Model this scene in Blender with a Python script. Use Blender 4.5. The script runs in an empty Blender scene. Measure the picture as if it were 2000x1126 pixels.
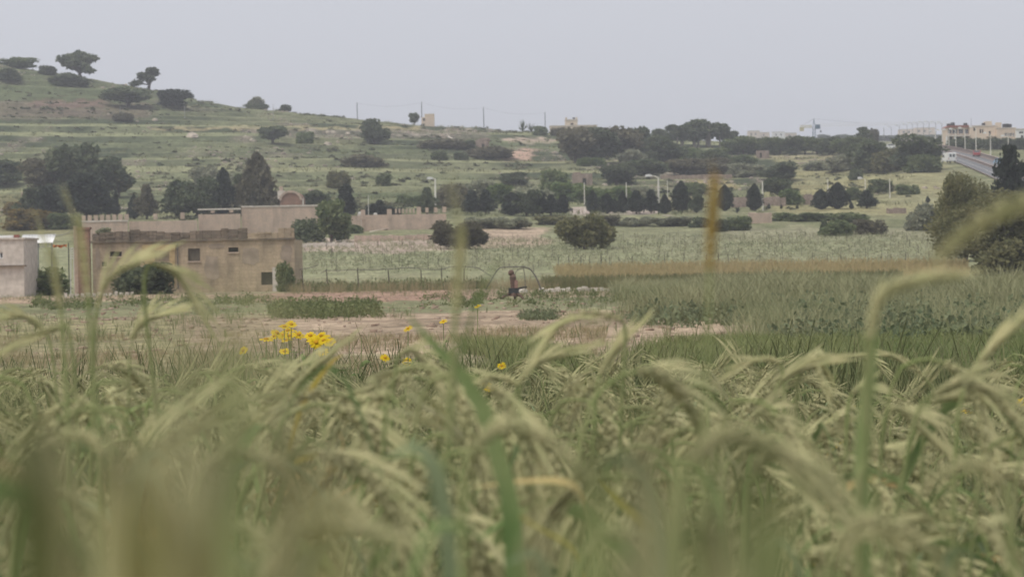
import bpy, math, random
import numpy as np
from mathutils import Vector, Matrix

SC = bpy.context.scene
COL = SC.collection
rnd = random.Random(7)
RG = np.random.default_rng(7)

# ------------------------------------------------------------------ camera
F = 5555.0            # focal length in pixels of the 2000 px wide photograph
CX, HY = 1000.0, 500.0
CAMZ = 1.05
cam_d = bpy.data.cameras.new('camera')
cam = bpy.data.objects.new('camera', cam_d)
COL.objects.link(cam)
cam.location = (0, 0, CAMZ)
ROLL = 0.0175        # the photograph is tilted by one degree: level lines climb to the right
cam.rotation_euler = (Matrix.Rotation(math.radians(90), 3, 'X') @ Matrix.Rotation(-ROLL, 3, 'Z')).to_euler()
cam_d.sensor_width = 36.0
cam_d.lens = 36.0 * F / 2000.0
cam_d.shift_y = -(563.0 - HY) / 2000.0
cam_d.clip_start = 0.05
cam_d.clip_end = 20000
cam_d.dof.use_dof = True
cam_d.dof.focus_distance = 13.5
cam_d.dof.aperture_fstop = 13.0
SC.camera = cam

# ------------------------------------------------------------------ world, sun
SUN_EL, SUN_AZ = math.radians(62), math.radians(-125)   # azimuth from +Y, positive to +X
w = bpy.data.worlds.new('World')
SC.world = w
w.use_nodes = True
nt = w.node_tree
nt.nodes.clear()
out = nt.nodes.new('ShaderNodeOutputWorld')
bg = nt.nodes.new('ShaderNodeBackground')
sky = nt.nodes.new('ShaderNodeTexSky')
sky.sky_type = 'NISHITA'
sky.sun_disc = False
sky.sun_elevation = SUN_EL
sky.sun_rotation = SUN_AZ
sky.air_density = 1.5
sky.dust_density = 6.0
hs = nt.nodes.new('ShaderNodeHueSaturation')
hs.inputs['Saturation'].default_value = 0.35
mx = nt.nodes.new('ShaderNodeMix')
mx.data_type = 'RGBA'
mx.inputs[0].default_value = 0.86
mx.inputs[7].default_value = (4.5, 4.63, 5.1, 1)     # the even overcast deck
bg.inputs['Strength'].default_value = 0.1
nt.links.new(sky.outputs[0], hs.inputs['Color'])
nt.links.new(hs.outputs[0], mx.inputs[6])
nt.links.new(mx.outputs[2], bg.inputs['Color'])
nt.links.new(bg.outputs[0], out.inputs['Surface'])
sun_d = bpy.data.lights.new('sun', 'SUN')
sun_d.energy = 1.5
sun_d.angle = math.radians(18)
sun_d.color = (1.0, 0.95, 0.86)
sun = bpy.data.objects.new('sun', sun_d)
COL.objects.link(sun)
sd = Vector((math.sin(SUN_AZ) * math.cos(SUN_EL), math.cos(SUN_AZ) * math.cos(SUN_EL), math.sin(SUN_EL)))
sun.rotation_euler = sd.to_track_quat('Z', 'Y').to_euler()
sun.location = (0, 0, 60)

SC.view_settings.view_transform = 'Standard'
SC.view_settings.look = 'None'
SC.view_settings.exposure = 0.62
SC.view_settings.gamma = 1.0
SC.view_settings.use_curve_mapping = False
SC.cycles.max_bounces = 5
SC.cycles.diffuse_bounces = 3
SC.cycles.glossy_bounces = 1
SC.cycles.transmission_bounces = 4
SC.cycles.transparent_max_bounces = 4
SC.cycles.volume_bounces = 0
SC.cycles.use_denoising = True
try:
    SC.cycles.denoiser = 'OPENIMAGEDENOISE'
except Exception:
    pass

# ------------------------------------------------------------------ noise, terrain function
def vnoise(x, y, seed=0):
    x = np.asarray(x, float); y = np.asarray(y, float)
    xi = np.floor(x); yi = np.floor(y)
    fx = x - xi; fy = y - yi
    fx = fx * fx * (3 - 2 * fx); fy = fy * fy * (3 - 2 * fy)
    def h(a, b):
        v = np.sin(a * 127.1 + b * 311.7 + seed * 74.7) * 43758.5453
        return v - np.floor(v)
    return ((h(xi, yi) * (1 - fx) + h(xi + 1, yi) * fx) * (1 - fy)
            + (h(xi, yi + 1) * (1 - fx) + h(xi + 1, yi + 1) * fx) * fy)

def fbm(x, y, seed=0, o=4):
    s = 0; a = 0.5; t = 0
    for k in range(o):
        s = s + a * vnoise(x * 2 ** k, y * 2 ** k, seed + k)
        t += a; a *= 0.5
    return s / t

TPX = [-900, -300, 0, 100, 200, 300, 360, 400, 500, 600, 800, 1000, 1200, 1400, 1600, 1800, 2000, 2900]
TAB = {  # depth -> image row at which the ground at that depth shows, for the columns above
    215: [560] * 18,
    300: [528, 527, 525, 523, 520, 518, 516, 515, 510, 505, 500, 497, 494, 490, 490, 490, 490, 490],
    380: [492, 491, 490, 487, 485, 483, 481, 480, 478, 475, 468, 465, 463, 460, 458, 455, 458, 460],
    480: [450, 448, 445, 440, 436, 433, 431, 430, 427, 425, 420, 420, 418, 412, 410, 408, 400, 395],
    580: [388, 386, 385, 380, 375, 372, 371, 370, 367, 365, 365, 368, 372, 368, 362, 347, 346, 345],
    640: [345, 344, 343, 340, 338, 337, 336, 336, 336, 336, 338, 342, 347, 345, 340, 321, 322, 322],
    700: [300, 300, 300, 300, 300, 300, 300, 300, 302, 305, 310, 318, 323, 323, 318, 300, 303, 305],
    760: [262, 262, 262, 264, 266, 268, 270, 272, 278, 283, 290, 298, 307, 308, 304, 291, 287, 287],
    830: [196, 198, 202, 208, 216, 224, 228, 232, 240, 248, 258, 271, 285, 290, 295, 287, 284, 284],
    900: [104, 106, 114, 134, 150, 168, 180, 193, 207, 217, 239, 251, 262, 276, 289, 284, 282, 282],
    960: [130, 130, 138, 150, 168, 186, 198, 210, 222, 232, 252, 262, 268, 276, 287, 283, 281, 281],
    1500: [300] * 11 + [290, 285, 278, 276, 276, 276, 276],
    4400: [300] * 11 + [290, 285, 280, 276, 276, 276, 276],
}
TY = np.array([-60, 0, 11.5, 13.5, 17, 60, 150] + sorted(TAB), float)
TZ = np.zeros((len(TY), len(TPX)))
for i, Y in enumerate(TY):
    if Y < 200:
        TZ[i, :] = {-60: 0, 0: 0, 11.5: 0, 13.5: -0.55, 17: -1.1, 60: -1.2, 150: -1.2}[float(Y) if Y % 1 else int(Y)]
    else:
        TZ[i, :] = CAMZ + (HY - np.array(TAB[int(Y)]) - ((np.array(TPX) - CX) * ROLL if Y > 250 else 0)) * Y / F
STEP = 2.7

def zbase(X, Y):
    X = np.asarray(X, float); Y = np.asarray(Y, float)
    px = CX + F * X / np.maximum(Y, 40.0)
    ci = np.clip(np.interp(px, TPX, range(len(TPX))), 0, len(TPX) - 1.0001)
    c0 = ci.astype(int); cf = ci - c0
    def one(Yq):
        ri = np.clip(np.interp(Yq, TY, range(len(TY))), 0, len(TY) - 1.0001)
        r0 = ri.astype(int); rf = ri - r0
        a = TZ[r0, c0] * (1 - cf) + TZ[r0, c0 + 1] * cf
        b = TZ[r0 + 1, c0] * (1 - cf) + TZ[r0 + 1, c0 + 1] * cf
        return a * (1 - rf) + b * rf
    return (one(Y * 0.975) + one(Y * 0.99) + one(Y) + one(Y * 1.01) + one(Y * 1.022)) / 5

def terr(X, Y):
    """ground height and terrace phase"""
    X = np.asarray(X, float); Y = np.asarray(Y, float)
    z = zbase(X, Y)
    hill = np.clip((Y - 470) / 80, 0, 1) * np.clip((930 - Y) / 40, 0, 1)
    wob = (fbm(X / 130, Y / 160, 3, 3) - 0.5) * 5.0
    wob = wob + (fbm(X / 60, Y / 70, 4, 3) - 0.5) * 1.5 + .9 * np.sin(z * .42)
    ph = (z + wob) / STEP
    k = np.floor(ph); f = ph - k
    pxx = CX + F * X / np.maximum(Y, 40.0)
    calm = np.clip((1790 - pxx) / 60, 0, 1)          # no terraces along the road
    hill = hill * calm
    st = np.clip((f - 0.62) / 0.38, 0, 1)
    st = st * st * (3 - 2 * st)
    z2 = z + hill * (0.30 + .34 * fbm(X / 45, Y / 30, 6, 2)) * STEP * (st - f)
    far = np.clip((Y - 240) / 120, 0, 1) * (.15 + .85 * calm)
    z2 = z2 + far * (fbm(X / 9, Y / 16, 11, 3) - 0.5) * 0.55
    z2 = z2 + np.clip((Y - 18) / 30, 0, 1) * (fbm(X / 1.3, Y / 2.2, 5, 3) - 0.5) * 0.10 * np.clip((400 - Y) / 150, 0, 1)
    return z2, k, f, hill

def gz(X, Y):
    return float(terr(np.array([X]), np.array([Y]))[0][0])

_YS = np.concatenate([np.arange(14, 200, 0.5), np.arange(200, 960, 0.5), np.arange(960, 3000, 5.0)])
def lv(px, py):
    """photograph place turned level"""
    return px - (py - HY) * ROLL, py + (px - CX) * ROLL

def XP(px, py, Y):
    return (lv(px, py)[0] - CX) / F * Y
def ZP(px, py, Y):
    return CAMZ + (HY - lv(px, py)[1]) * Y / F

def at(px, py, ymin=14):
    """first ground point seen at that place of the photograph"""
    px, py = lv(px, py)
    X = (px - CX) / F * _YS
    z = terr(X, _YS)[0]
    rows = HY - F * (z - CAMZ) / _YS
    ok = np.nonzero((rows <= py) & (_YS >= ymin))[0]
    if len(ok) and (_YS[ok[0]] < 935 or px > 1330):
        i = ok[0]
    else:      # a thing on the skyline stands on the crest
        q = np.nonzero(_YS < 915)[0]; i = q[np.argmin(rows[q])]
    return float(X[i]), float(_YS[i]), float(z[i])

def U(n, Y):
    return n * Y / F

# ------------------------------------------------------------------ materials
MATS = {}
def mat(name, a, b=None, scale=3.0, rough=0.9, bump=0.0, trans=0.0, tint=False, rand=0.12, detail=5, coords='Object', bscale=None, spec=0.2, stretch=None):
    if name in MATS:
        return MATS[name]
    m = bpy.data.materials.new(name)
    m.use_nodes = True
    t = m.node_tree; N = t.nodes; L = t.links
    p = N['Principled BSDF']
    p.inputs['Roughness'].default_value = rough
    p.inputs['Specular IOR Level'].default_value = spec
    b = b or tuple(c * 0.7 for c in a)
    mixn = N.new('ShaderNodeMix'); mixn.data_type = 'RGBA'
    mixn.inputs[6].default_value = (*a, 1); mixn.inputs[7].default_value = (*b, 1)
    if tint:
        at_ = N.new('ShaderNodeAttribute'); at_.attribute_name = 'tint'
        L.new(at_.outputs['Fac'], mixn.inputs[0])
    else:
        tc = N.new('ShaderNodeTexCoord')
        nz = N.new('ShaderNodeTexNoise')
        nz.inputs['Scale'].default_value = scale; nz.inputs['Detail'].default_value = detail
        if stretch:
            mp = N.new('ShaderNodeMapping'); mp.inputs['Scale'].default_value = stretch
            L.new(tc.outputs[coords], mp.inputs[0]); L.new(mp.outputs[0], nz.inputs['Vector'])
        else:
            L.new(tc.outputs[coords], nz.inputs['Vector'])
        rp = N.new('ShaderNodeValToRGB')
        rp.color_ramp.elements[0].position = 0.36; rp.color_ramp.elements[1].position = 0.64
        L.new(nz.outputs['Fac'], rp.inputs[0]); L.new(rp.outputs['Color'], mixn.inputs[0])
        if bump:
            n2 = N.new('ShaderNodeTexNoise'); n2.inputs['Scale'].default_value = bscale or scale * 4
            n2.inputs['Detail'].default_value = 6
            L.new(tc.outputs[coords], n2.inputs['Vector'])
            bp = N.new('ShaderNodeBump'); bp.inputs['Strength'].default_value = bump; bp.inputs['Distance'].default_value = 0.05
            L.new(n2.outputs['Fac'], bp.inputs['Height']); L.new(bp.outputs[0], p.inputs['Normal'])
    col = mixn.outputs[2]
    if rand:
        oi = N.new('ShaderNodeObjectInfo')
        mr = N.new('ShaderNodeMapRange')
        mr.inputs['To Min'].default_value = 1 - rand; mr.inputs['To Max'].default_value = 1 + rand
        L.new(oi.outputs['Random'], mr.inputs['Value'])
        hsv = N.new('ShaderNodeHueSaturation')
        L.new(mr.outputs[0], hsv.inputs['Value']); L.new(col, hsv.inputs['Color'])
        col = hsv.outputs[0]
    L.new(col, p.inputs['Base Color'])
    if trans:
        tr = N.new('ShaderNodeBsdfTranslucent'); L.new(col, tr.inputs['Color'])
        ms = N.new('ShaderNodeMixShader'); ms.inputs[0].default_value = trans
        L.new(p.outputs[0], ms.inputs[1]); L.new(tr.outputs[0], ms.inputs[2])
        L.new(ms.outputs[0], N['Material Output'].inputs['Surface'])
    MATS[name] = m
    return m

def stone_mat(name, a, b, mortar, bw, bh, stain=(0.10, 0.09, 0.075), amount=0.5):
    if name in MATS:
        return MATS[name]
    m = bpy.data.materials.new(name); m.use_nodes = True
    t = m.node_tree; N = t.nodes; L = t.links
    p = N['Principled BSDF']; p.inputs['Roughness'].default_value = 0.95; p.inputs['Specular IOR Level'].default_value = 0.1
    tc = N.new('ShaderNodeTexCoord')
    mp = N.new('ShaderNodeMapping'); mp.inputs['Rotation'].default_value = (math.radians(90), 0, 0)
    L.new(tc.outputs['Object'], mp.inputs[0])
    br = N.new('ShaderNodeTexBrick')
    br.inputs['Color1'].default_value = (*a, 1); br.inputs['Color2'].default_value = (*b, 1); br.inputs['Mortar'].default_value = (*mortar, 1)
    br.inputs['Scale'].default_value = 1.0; br.inputs['Brick Width'].default_value = bw; br.inputs['Row Height'].default_value = bh
    br.inputs['Mortar Size'].default_value = 0.010; br.inputs['Mortar Smooth'].default_value = 0.4
    L.new(mp.outputs[0], br.inputs['Vector'])
    nz = N.new('ShaderNodeTexNoise'); nz.inputs['Scale'].default_value = 0.75; nz.inputs['Detail'].default_value = 9; nz.inputs['Roughness'].default_value = .62
    mp2 = N.new('ShaderNodeMapping'); mp2.inputs['Scale'].default_value = (1.6, 1.0, 0.45)
    L.new(tc.outputs['Object'], mp2.inputs[0]); L.new(mp2.outputs[0], nz.inputs['Vector'])
    rp = N.new('ShaderNodeValToRGB'); rp.color_ramp.elements[0].position = 0.40; rp.color_ramp.elements[1].position = 0.70
    rp.color_ramp.elements[1].color = (amount, amount, amount, 1)
    L.new(nz.outputs['Fac'], rp.inputs[0])
    mixn = N.new('ShaderNodeMix'); mixn.data_type = 'RGBA'
    L.new(rp.outputs['Color'], mixn.inputs[0]); L.new(br.outputs['Color'], mixn.inputs[6]); mixn.inputs[7].default_value = (*stain, 1)
    n3 = N.new('ShaderNodeTexNoise'); n3.inputs['Scale'].default_value = 6; n3.inputs['Detail'].default_value = 6
    L.new(tc.outputs['Object'], n3.inputs['Vector'])
    mr = N.new('ShaderNodeMapRange'); mr.inputs['To Min'].default_value = 0.72; mr.inputs['To Max'].default_value = 1.28
    L.new(n3.outputs['Fac'], mr.inputs['Value'])
    hsv = N.new('ShaderNodeHueSaturation'); L.new(mr.outputs[0], hsv.inputs['Value']); L.new(mixn.outputs[2], hsv.inputs['Color'])
    L.new(hsv.outputs[0], p.inputs['Base Color'])
    bp = N.new('ShaderNodeBump'); bp.inputs['Strength'].default_value = 0.6; bp.inputs['Distance'].default_value = 0.04
    L.new(n3.outputs['Fac'], bp.inputs['Height']); L.new(bp.outputs[0], p.inputs['Normal'])
    MATS[name] = m
    return m

M = {}
M['cy'] = mat('cypress foliage', (0.034, 0.047, 0.035), (0.068, 0.080, 0.055), 6, trans=.42, rand=0.2)
M['dark'] = mat('dark foliage', (0.078, 0.103, 0.059), (0.164, 0.184, 0.102), 5, trans=.42, rand=0.2)
M['mid'] = mat('green foliage', (0.099, 0.136, 0.061), (0.202, 0.228, 0.108), 5, trans=.42, rand=0.2)
M['bright'] = mat('fresh foliage', (0.09, 0.14, 0.048), (0.18, 0.22, 0.085), 5, trans=.42, rand=0.15)
M['olive'] = mat('olive foliage', (0.125, 0.13, 0.062), (0.22, 0.205, 0.1), 5, trans=.42, rand=0.15)
M['brown'] = mat('brownish foliage', (0.111, 0.105, 0.070), (0.203, 0.186, 0.119), 5, trans=.42, rand=0.15)
M['grey'] = mat('grey foliage', (0.221, 0.240, 0.163), (0.364, 0.358, 0.247), 5, trans=.42, rand=0.15)
M['gold'] = mat('golden broom foliage', (0.24, 0.17, 0.05), (0.15, 0.13, 0.06), 5, trans=.42, rand=0.15)
M['bark'] = mat('bark', (0.11, 0.085, 0.065), (0.06, 0.048, 0.04), 8, bump=0.5)
M['palebark'] = mat('pale bark', (0.30, 0.26, 0.22), (0.2, 0.17, 0.14), 8, bump=0.3)
M['stone'] = stone_mat('weathered limestone blocks', (0.52, 0.41, 0.285), (0.45, 0.35, 0.245), (0.36, 0.285, 0.20), 0.62, 0.27, amount=0.66, stain=(.185, .155, .12))
M['stone_dark'] = stone_mat('blackened limestone', (0.27, 0.215, 0.16), (0.19, 0.155, 0.12), (0.14, 0.11, 0.085), 0.5, 0.27, amount=0.8)
M['stone_new'] = stone_mat('yellow limestone blocks', (0.50, 0.37, 0.20), (0.45, 0.33, 0.18), (0.30, 0.22, 0.13), 0.6, 0.3, amount=0.1)
M['stone_pink'] = stone_mat('pinkish limestone blocks', (0.55, 0.42, 0.33), (0.49, 0.385, 0.305), (0.38, 0.29, 0.23), 0.55, 0.26, amount=0.32)
M['rubble'] = stone_mat('dry rubble stone', (0.42, 0.33, 0.27), (0.30, 0.23, 0.19), (0.14, 0.11, 0.09), 0.35, 0.22, amount=0.6)
M['redbrick'] = stone_mat('reddish stone column', (0.34, 0.20, 0.145), (0.28, 0.17, 0.125), (0.2, 0.13, 0.1), 0.5, 0.26, amount=0.4)
M['pale'] = mat('pale cream render', (0.62, 0.53, 0.42), (0.54, 0.45, 0.35), 1.2, rand=0.05)
M['sand'] = mat('sand coloured render', (0.68, 0.56, 0.44), (0.60, 0.49, 0.39), 1.0, rand=0.05)
M['white'] = mat('white paint', (0.78, 0.78, 0.76), (0.68, 0.67, 0.64), 1.5, rand=0.04)
M['coping'] = mat('pale coping stone', (0.66, 0.60, 0.53), (0.5, 0.45, 0.39), 2, rand=0.05, bump=0.2)
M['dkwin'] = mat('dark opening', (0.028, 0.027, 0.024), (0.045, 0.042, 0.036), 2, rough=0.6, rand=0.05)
M['board'] = mat('grey weathered board', (0.15, 0.13, 0.10), (0.11, 0.095, 0.075), 3, rand=0.05, stretch=(8, 1, 1))
M['glass'] = mat('window glass', (0.05, 0.06, 0.065), (0.08, 0.09, 0.095), 2, rough=0.15, rand=0.1, spec=0.5)
M['metal'] = mat('galvanised grey metal', (0.36, 0.36, 0.35), (0.26, 0.26, 0.25), 4, rough=0.6, rand=0.1)
M['polecol'] = mat('pale concrete pole', (0.78, 0.75, 0.66), (0.66, 0.63, 0.55), 3, rand=0.1)
M['dkmetal'] = mat('dark metal', (0.07, 0.07, 0.07), (0.04, 0.04, 0.04), 4, rough=0.6, rand=0.1)
M['plaster'] = mat('worn grey-tan plaster', (0.40, 0.32, 0.245), (0.27, 0.22, 0.17), 1.3, bump=.3, rand=0.05)
M['oldpipe'] = mat('weathered grey-brown pipe', (0.17, 0.155, 0.135), (0.11, 0.10, 0.085), 6, rough=0.8, rand=0.05)
M['rust'] = mat('rusty iron', (0.17, 0.105, 0.08), (0.115, 0.08, 0.065), 9, rough=0.9, bump=0.4, rand=0.05)
M['rustpink'] = mat('pink faded paint on iron', (0.34, 0.20, 0.165), (0.25, 0.16, 0.13), 9, rough=0.8, rand=0.05)
M['redroof'] = mat('faded red tiles', (0.30, 0.115, 0.085), (0.22, 0.09, 0.07), 5, rand=0.05)
M['orange'] = mat('orange tarpaulin', (0.55, 0.17, 0.05), (0.42, 0.13, 0.04), 5, rand=0.05)
M['stake'] = mat('dark wooden stake', (0.055, 0.045, 0.035), (0.1, 0.08, 0.065), 6, rand=0.3)
M['asphalt'] = mat('asphalt', (0.165, 0.165, 0.17), (0.135, 0.135, 0.14), 0.8, rand=0)
M['kerb'] = mat('pinkish kerb concrete', (0.48, 0.38, 0.33), (0.40, 0.32, 0.28), 1.5, rand=0.05)
M['tyre'] = mat('tyre rubber', (0.02, 0.02, 0.02), (0.03, 0.03, 0.03), 4, rand=0)
M['carwhite'] = mat('white car paint', (0.75, 0.75, 0.74), (0.70, 0.70, 0.69), 2, rough=0.35, spec=0.5, rand=0)
M['carred'] = mat('red car paint', (0.36, 0.045, 0.04), (0.30, 0.04, 0.035), 2, rough=0.35, spec=0.5, rand=0)
M['carblue'] = mat('light blue car paint', (0.26, 0.38, 0.48), (0.22, 0.33, 0.43), 2, rough=0.35, spec=0.5, rand=0)
M['yellowpaint'] = mat('yellowish crane paint', (0.50, 0.44, 0.24), (0.42, 0.37, 0.2), 2, rand=0.05)
M['palejib'] = mat('pale jib paint', (0.60, 0.57, 0.48), (0.52, 0.5, 0.42), 2, rand=0.05)  # paler than the counter-jib, so the long jib stays faint
M['bluepaint'] = mat('blue crane paint', (0.07, 0.14, 0.20), (0.05, 0.10, 0.15), 2, rand=0.05)
M['rock'] = mat('pale limestone rock', (0.50, 0.43, 0.35), (0.34, 0.29, 0.24), 1.6, bump=0.6, rand=0.15)
M['paving'] = mat('bleached track', (0.62, 0.55, 0.47), (0.5, 0.44, 0.37), 0.6, rand=0)

# ------------------------------------------------------------------ mesh helpers
def mesh_np(name, V, Fs, mats=(), tint=None, smooth=False, mi=None):
    """V (n,3); Fs list of int arrays (m,k)"""
    V = np.ascontiguousarray(V, dtype=np.float32)
    me = bpy.data.meshes.new(name)
    me.vertices.add(len(V)); me.vertices.foreach_set('co', V.ravel())
    if not isinstance(Fs, (list, tuple)):
        Fs = [Fs]
    Fs = [np.asarray(f, dtype=np.int32) for f in Fs if len(f)]
    tot = [np.full(len(f), f.shape[1], np.int32) for f in Fs]
    if Fs:
        loops = np.concatenate([f.ravel() for f in Fs]); totals = np.concatenate(tot)
        starts = np.concatenate([[0], np.cumsum(totals)[:-1]]).astype(np.int32)
        me.loops.add(len(loops)); me.loops.foreach_set('vertex_index', loops)
        me.polygons.add(len(totals)); me.polygons.foreach_set('loop_start', starts); me.polygons.foreach_set('loop_total', totals)
        if smooth:
            me.polygons.foreach_set('use_smooth', np.ones(len(totals), bool))
        if mi is not None:
            me.polygons.foreach_set('material_index', np.asarray(mi, np.int32))
    for m in mats:
        me.materials.append(m)
    if tint is not None:
        a = me.attributes.new('tint', 'FLOAT', 'POINT'); a.data.foreach_set('value', np.asarray(tint, np.float32))
    me.update(calc_edges=True)
    return me

def smooth(pts, n):
    pts = [np.array(p, float) for p in pts]
    if len(pts) < 3: return [pts[0] + (pts[-1] - pts[0]) * i / (n - 1) for i in range(n)]
    P = [2 * pts[0] - pts[1]] + pts + [2 * pts[-1] - pts[-2]]; outp = []
    for i in range(n):
        t = i / (n - 1) * (len(pts) - 1); k = min(int(t), len(pts) - 2); u = t - k
        a, b, c, d = P[k:k + 4]
        outp.append(.5 * ((2 * b) + (c - a) * u + (2 * a - 5 * b + 4 * c - d) * u ** 2 + (3 * b - a - 3 * c + d) * u ** 3))
    return outp

class MB:
    def __init__(s): s.v = []; s.f = []
    def quadbox(s, x0, x1, y0, y1, z0, z1):
        b = len(s.v)
        s.v += [(x0, y0, z0), (x1, y0, z0), (x1, y1, z0), (x0, y1, z0), (x0, y0, z1), (x1, y0, z1), (x1, y1, z1), (x0, y1, z1)]
        s.f += [(b, b+3, b+2, b+1), (b+4, b+5, b+6, b+7), (b, b+1, b+5, b+4), (b+1, b+2, b+6, b+5), (b+2, b+3, b+7, b+6), (b+3, b, b+4, b+7)]
        return s
    def jbox(s, x0, x1, y0, y1, z0, z1, j, r=rnd):
        b = len(s.v); s.quadbox(x0, x1, y0, y1, z0, z1)
        for i in range(b, b + 8):
            s.v[i] = tuple(c + r.uniform(-j, j) for c in s.v[i])
        return s
    def tube(s, pts, radii, n=6, cap=True):
        b = len(s.v); m = len(pts)
        pts = [Vector(p) for p in pts]
        for i, p in enumerate(pts):
            d = (pts[min(i + 1, m - 1)] - pts[max(i - 1, 0)])
            d = d.normalized() if d.length > 1e-9 else Vector((0, 0, 1))
            a = Vector((0, 0, 1)) if abs(d.z) < 0.9 else Vector((1, 0, 0))
            e = d.cross(a).normalized(); g = d.cross(e)
            for k in range(n):
                t = 2 * math.pi * k / n
                s.v.append(tuple(p + (e * math.cos(t) + g * math.sin(t)) * radii[i]))
        for i in range(m - 1):
            for k in range(n):
                a0 = b + i * n + k; a1 = b + i * n + (k + 1) % n
                s.f.append((a0, a1, a1 + n, a0 + n))
        if cap:
            s.f.append(tuple(b + k for k in range(n))[::-1]); s.f.append(tuple(b + (m - 1) * n + k for k in range(n)))
        return s
    def prism(s, prof, y0, y1):
        """closed profile in x,z extruded in y"""
        b = len(s.v); n = len(prof)
        s.v += [(x, y0, z) for x, z in prof] + [(x, y1, z) for x, z in prof]
        s.f.append(tuple(range(b, b + n))); s.f.append(tuple(range(b + 2 * n - 1, b + n - 1, -1)))
        for i in range(n):
            j = (i + 1) % n
            s.f.append((b + i, b + n + i, b + n + j, b + j))
        return s
    def mesh(s, name, m=None, smooth=False):
        me = bpy.data.meshes.new(name)
        me.from_pydata(s.v, [], s.f)
        if m: me.materials.append(m)
        if smooth:
            me.polygons.foreach_set('use_smooth', [True] * len(me.polygons))
        me.update()
        return me
    def build(s, name, m, parent=None, smooth=False):
        return link(name, s.mesh(name, m, smooth), parent)

def link(name, data, parent=None, loc=None):
    o = bpy.data.objects.new(name, data)
    COL.objects.link(o)
    if parent is not None: o.parent = parent
    if loc is not None: o.location = loc
    return o

def empty(name, loc, label, cat, group=None, rz=0):
    o = bpy.data.objects.new(name, None)
    o.empty_display_size = 0.3
    COL.objects.link(o)
    o.location = loc; o.rotation_euler = (0, 0, rz)
    return tag(o, label, cat, group)

def tag(o, label=None, cat=None, group=None, kind=None):
    if label: o['label'] = label
    if cat: o['category'] = cat
    if group: o['group'] = group
    if kind: o['kind'] = kind
    return o

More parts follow.
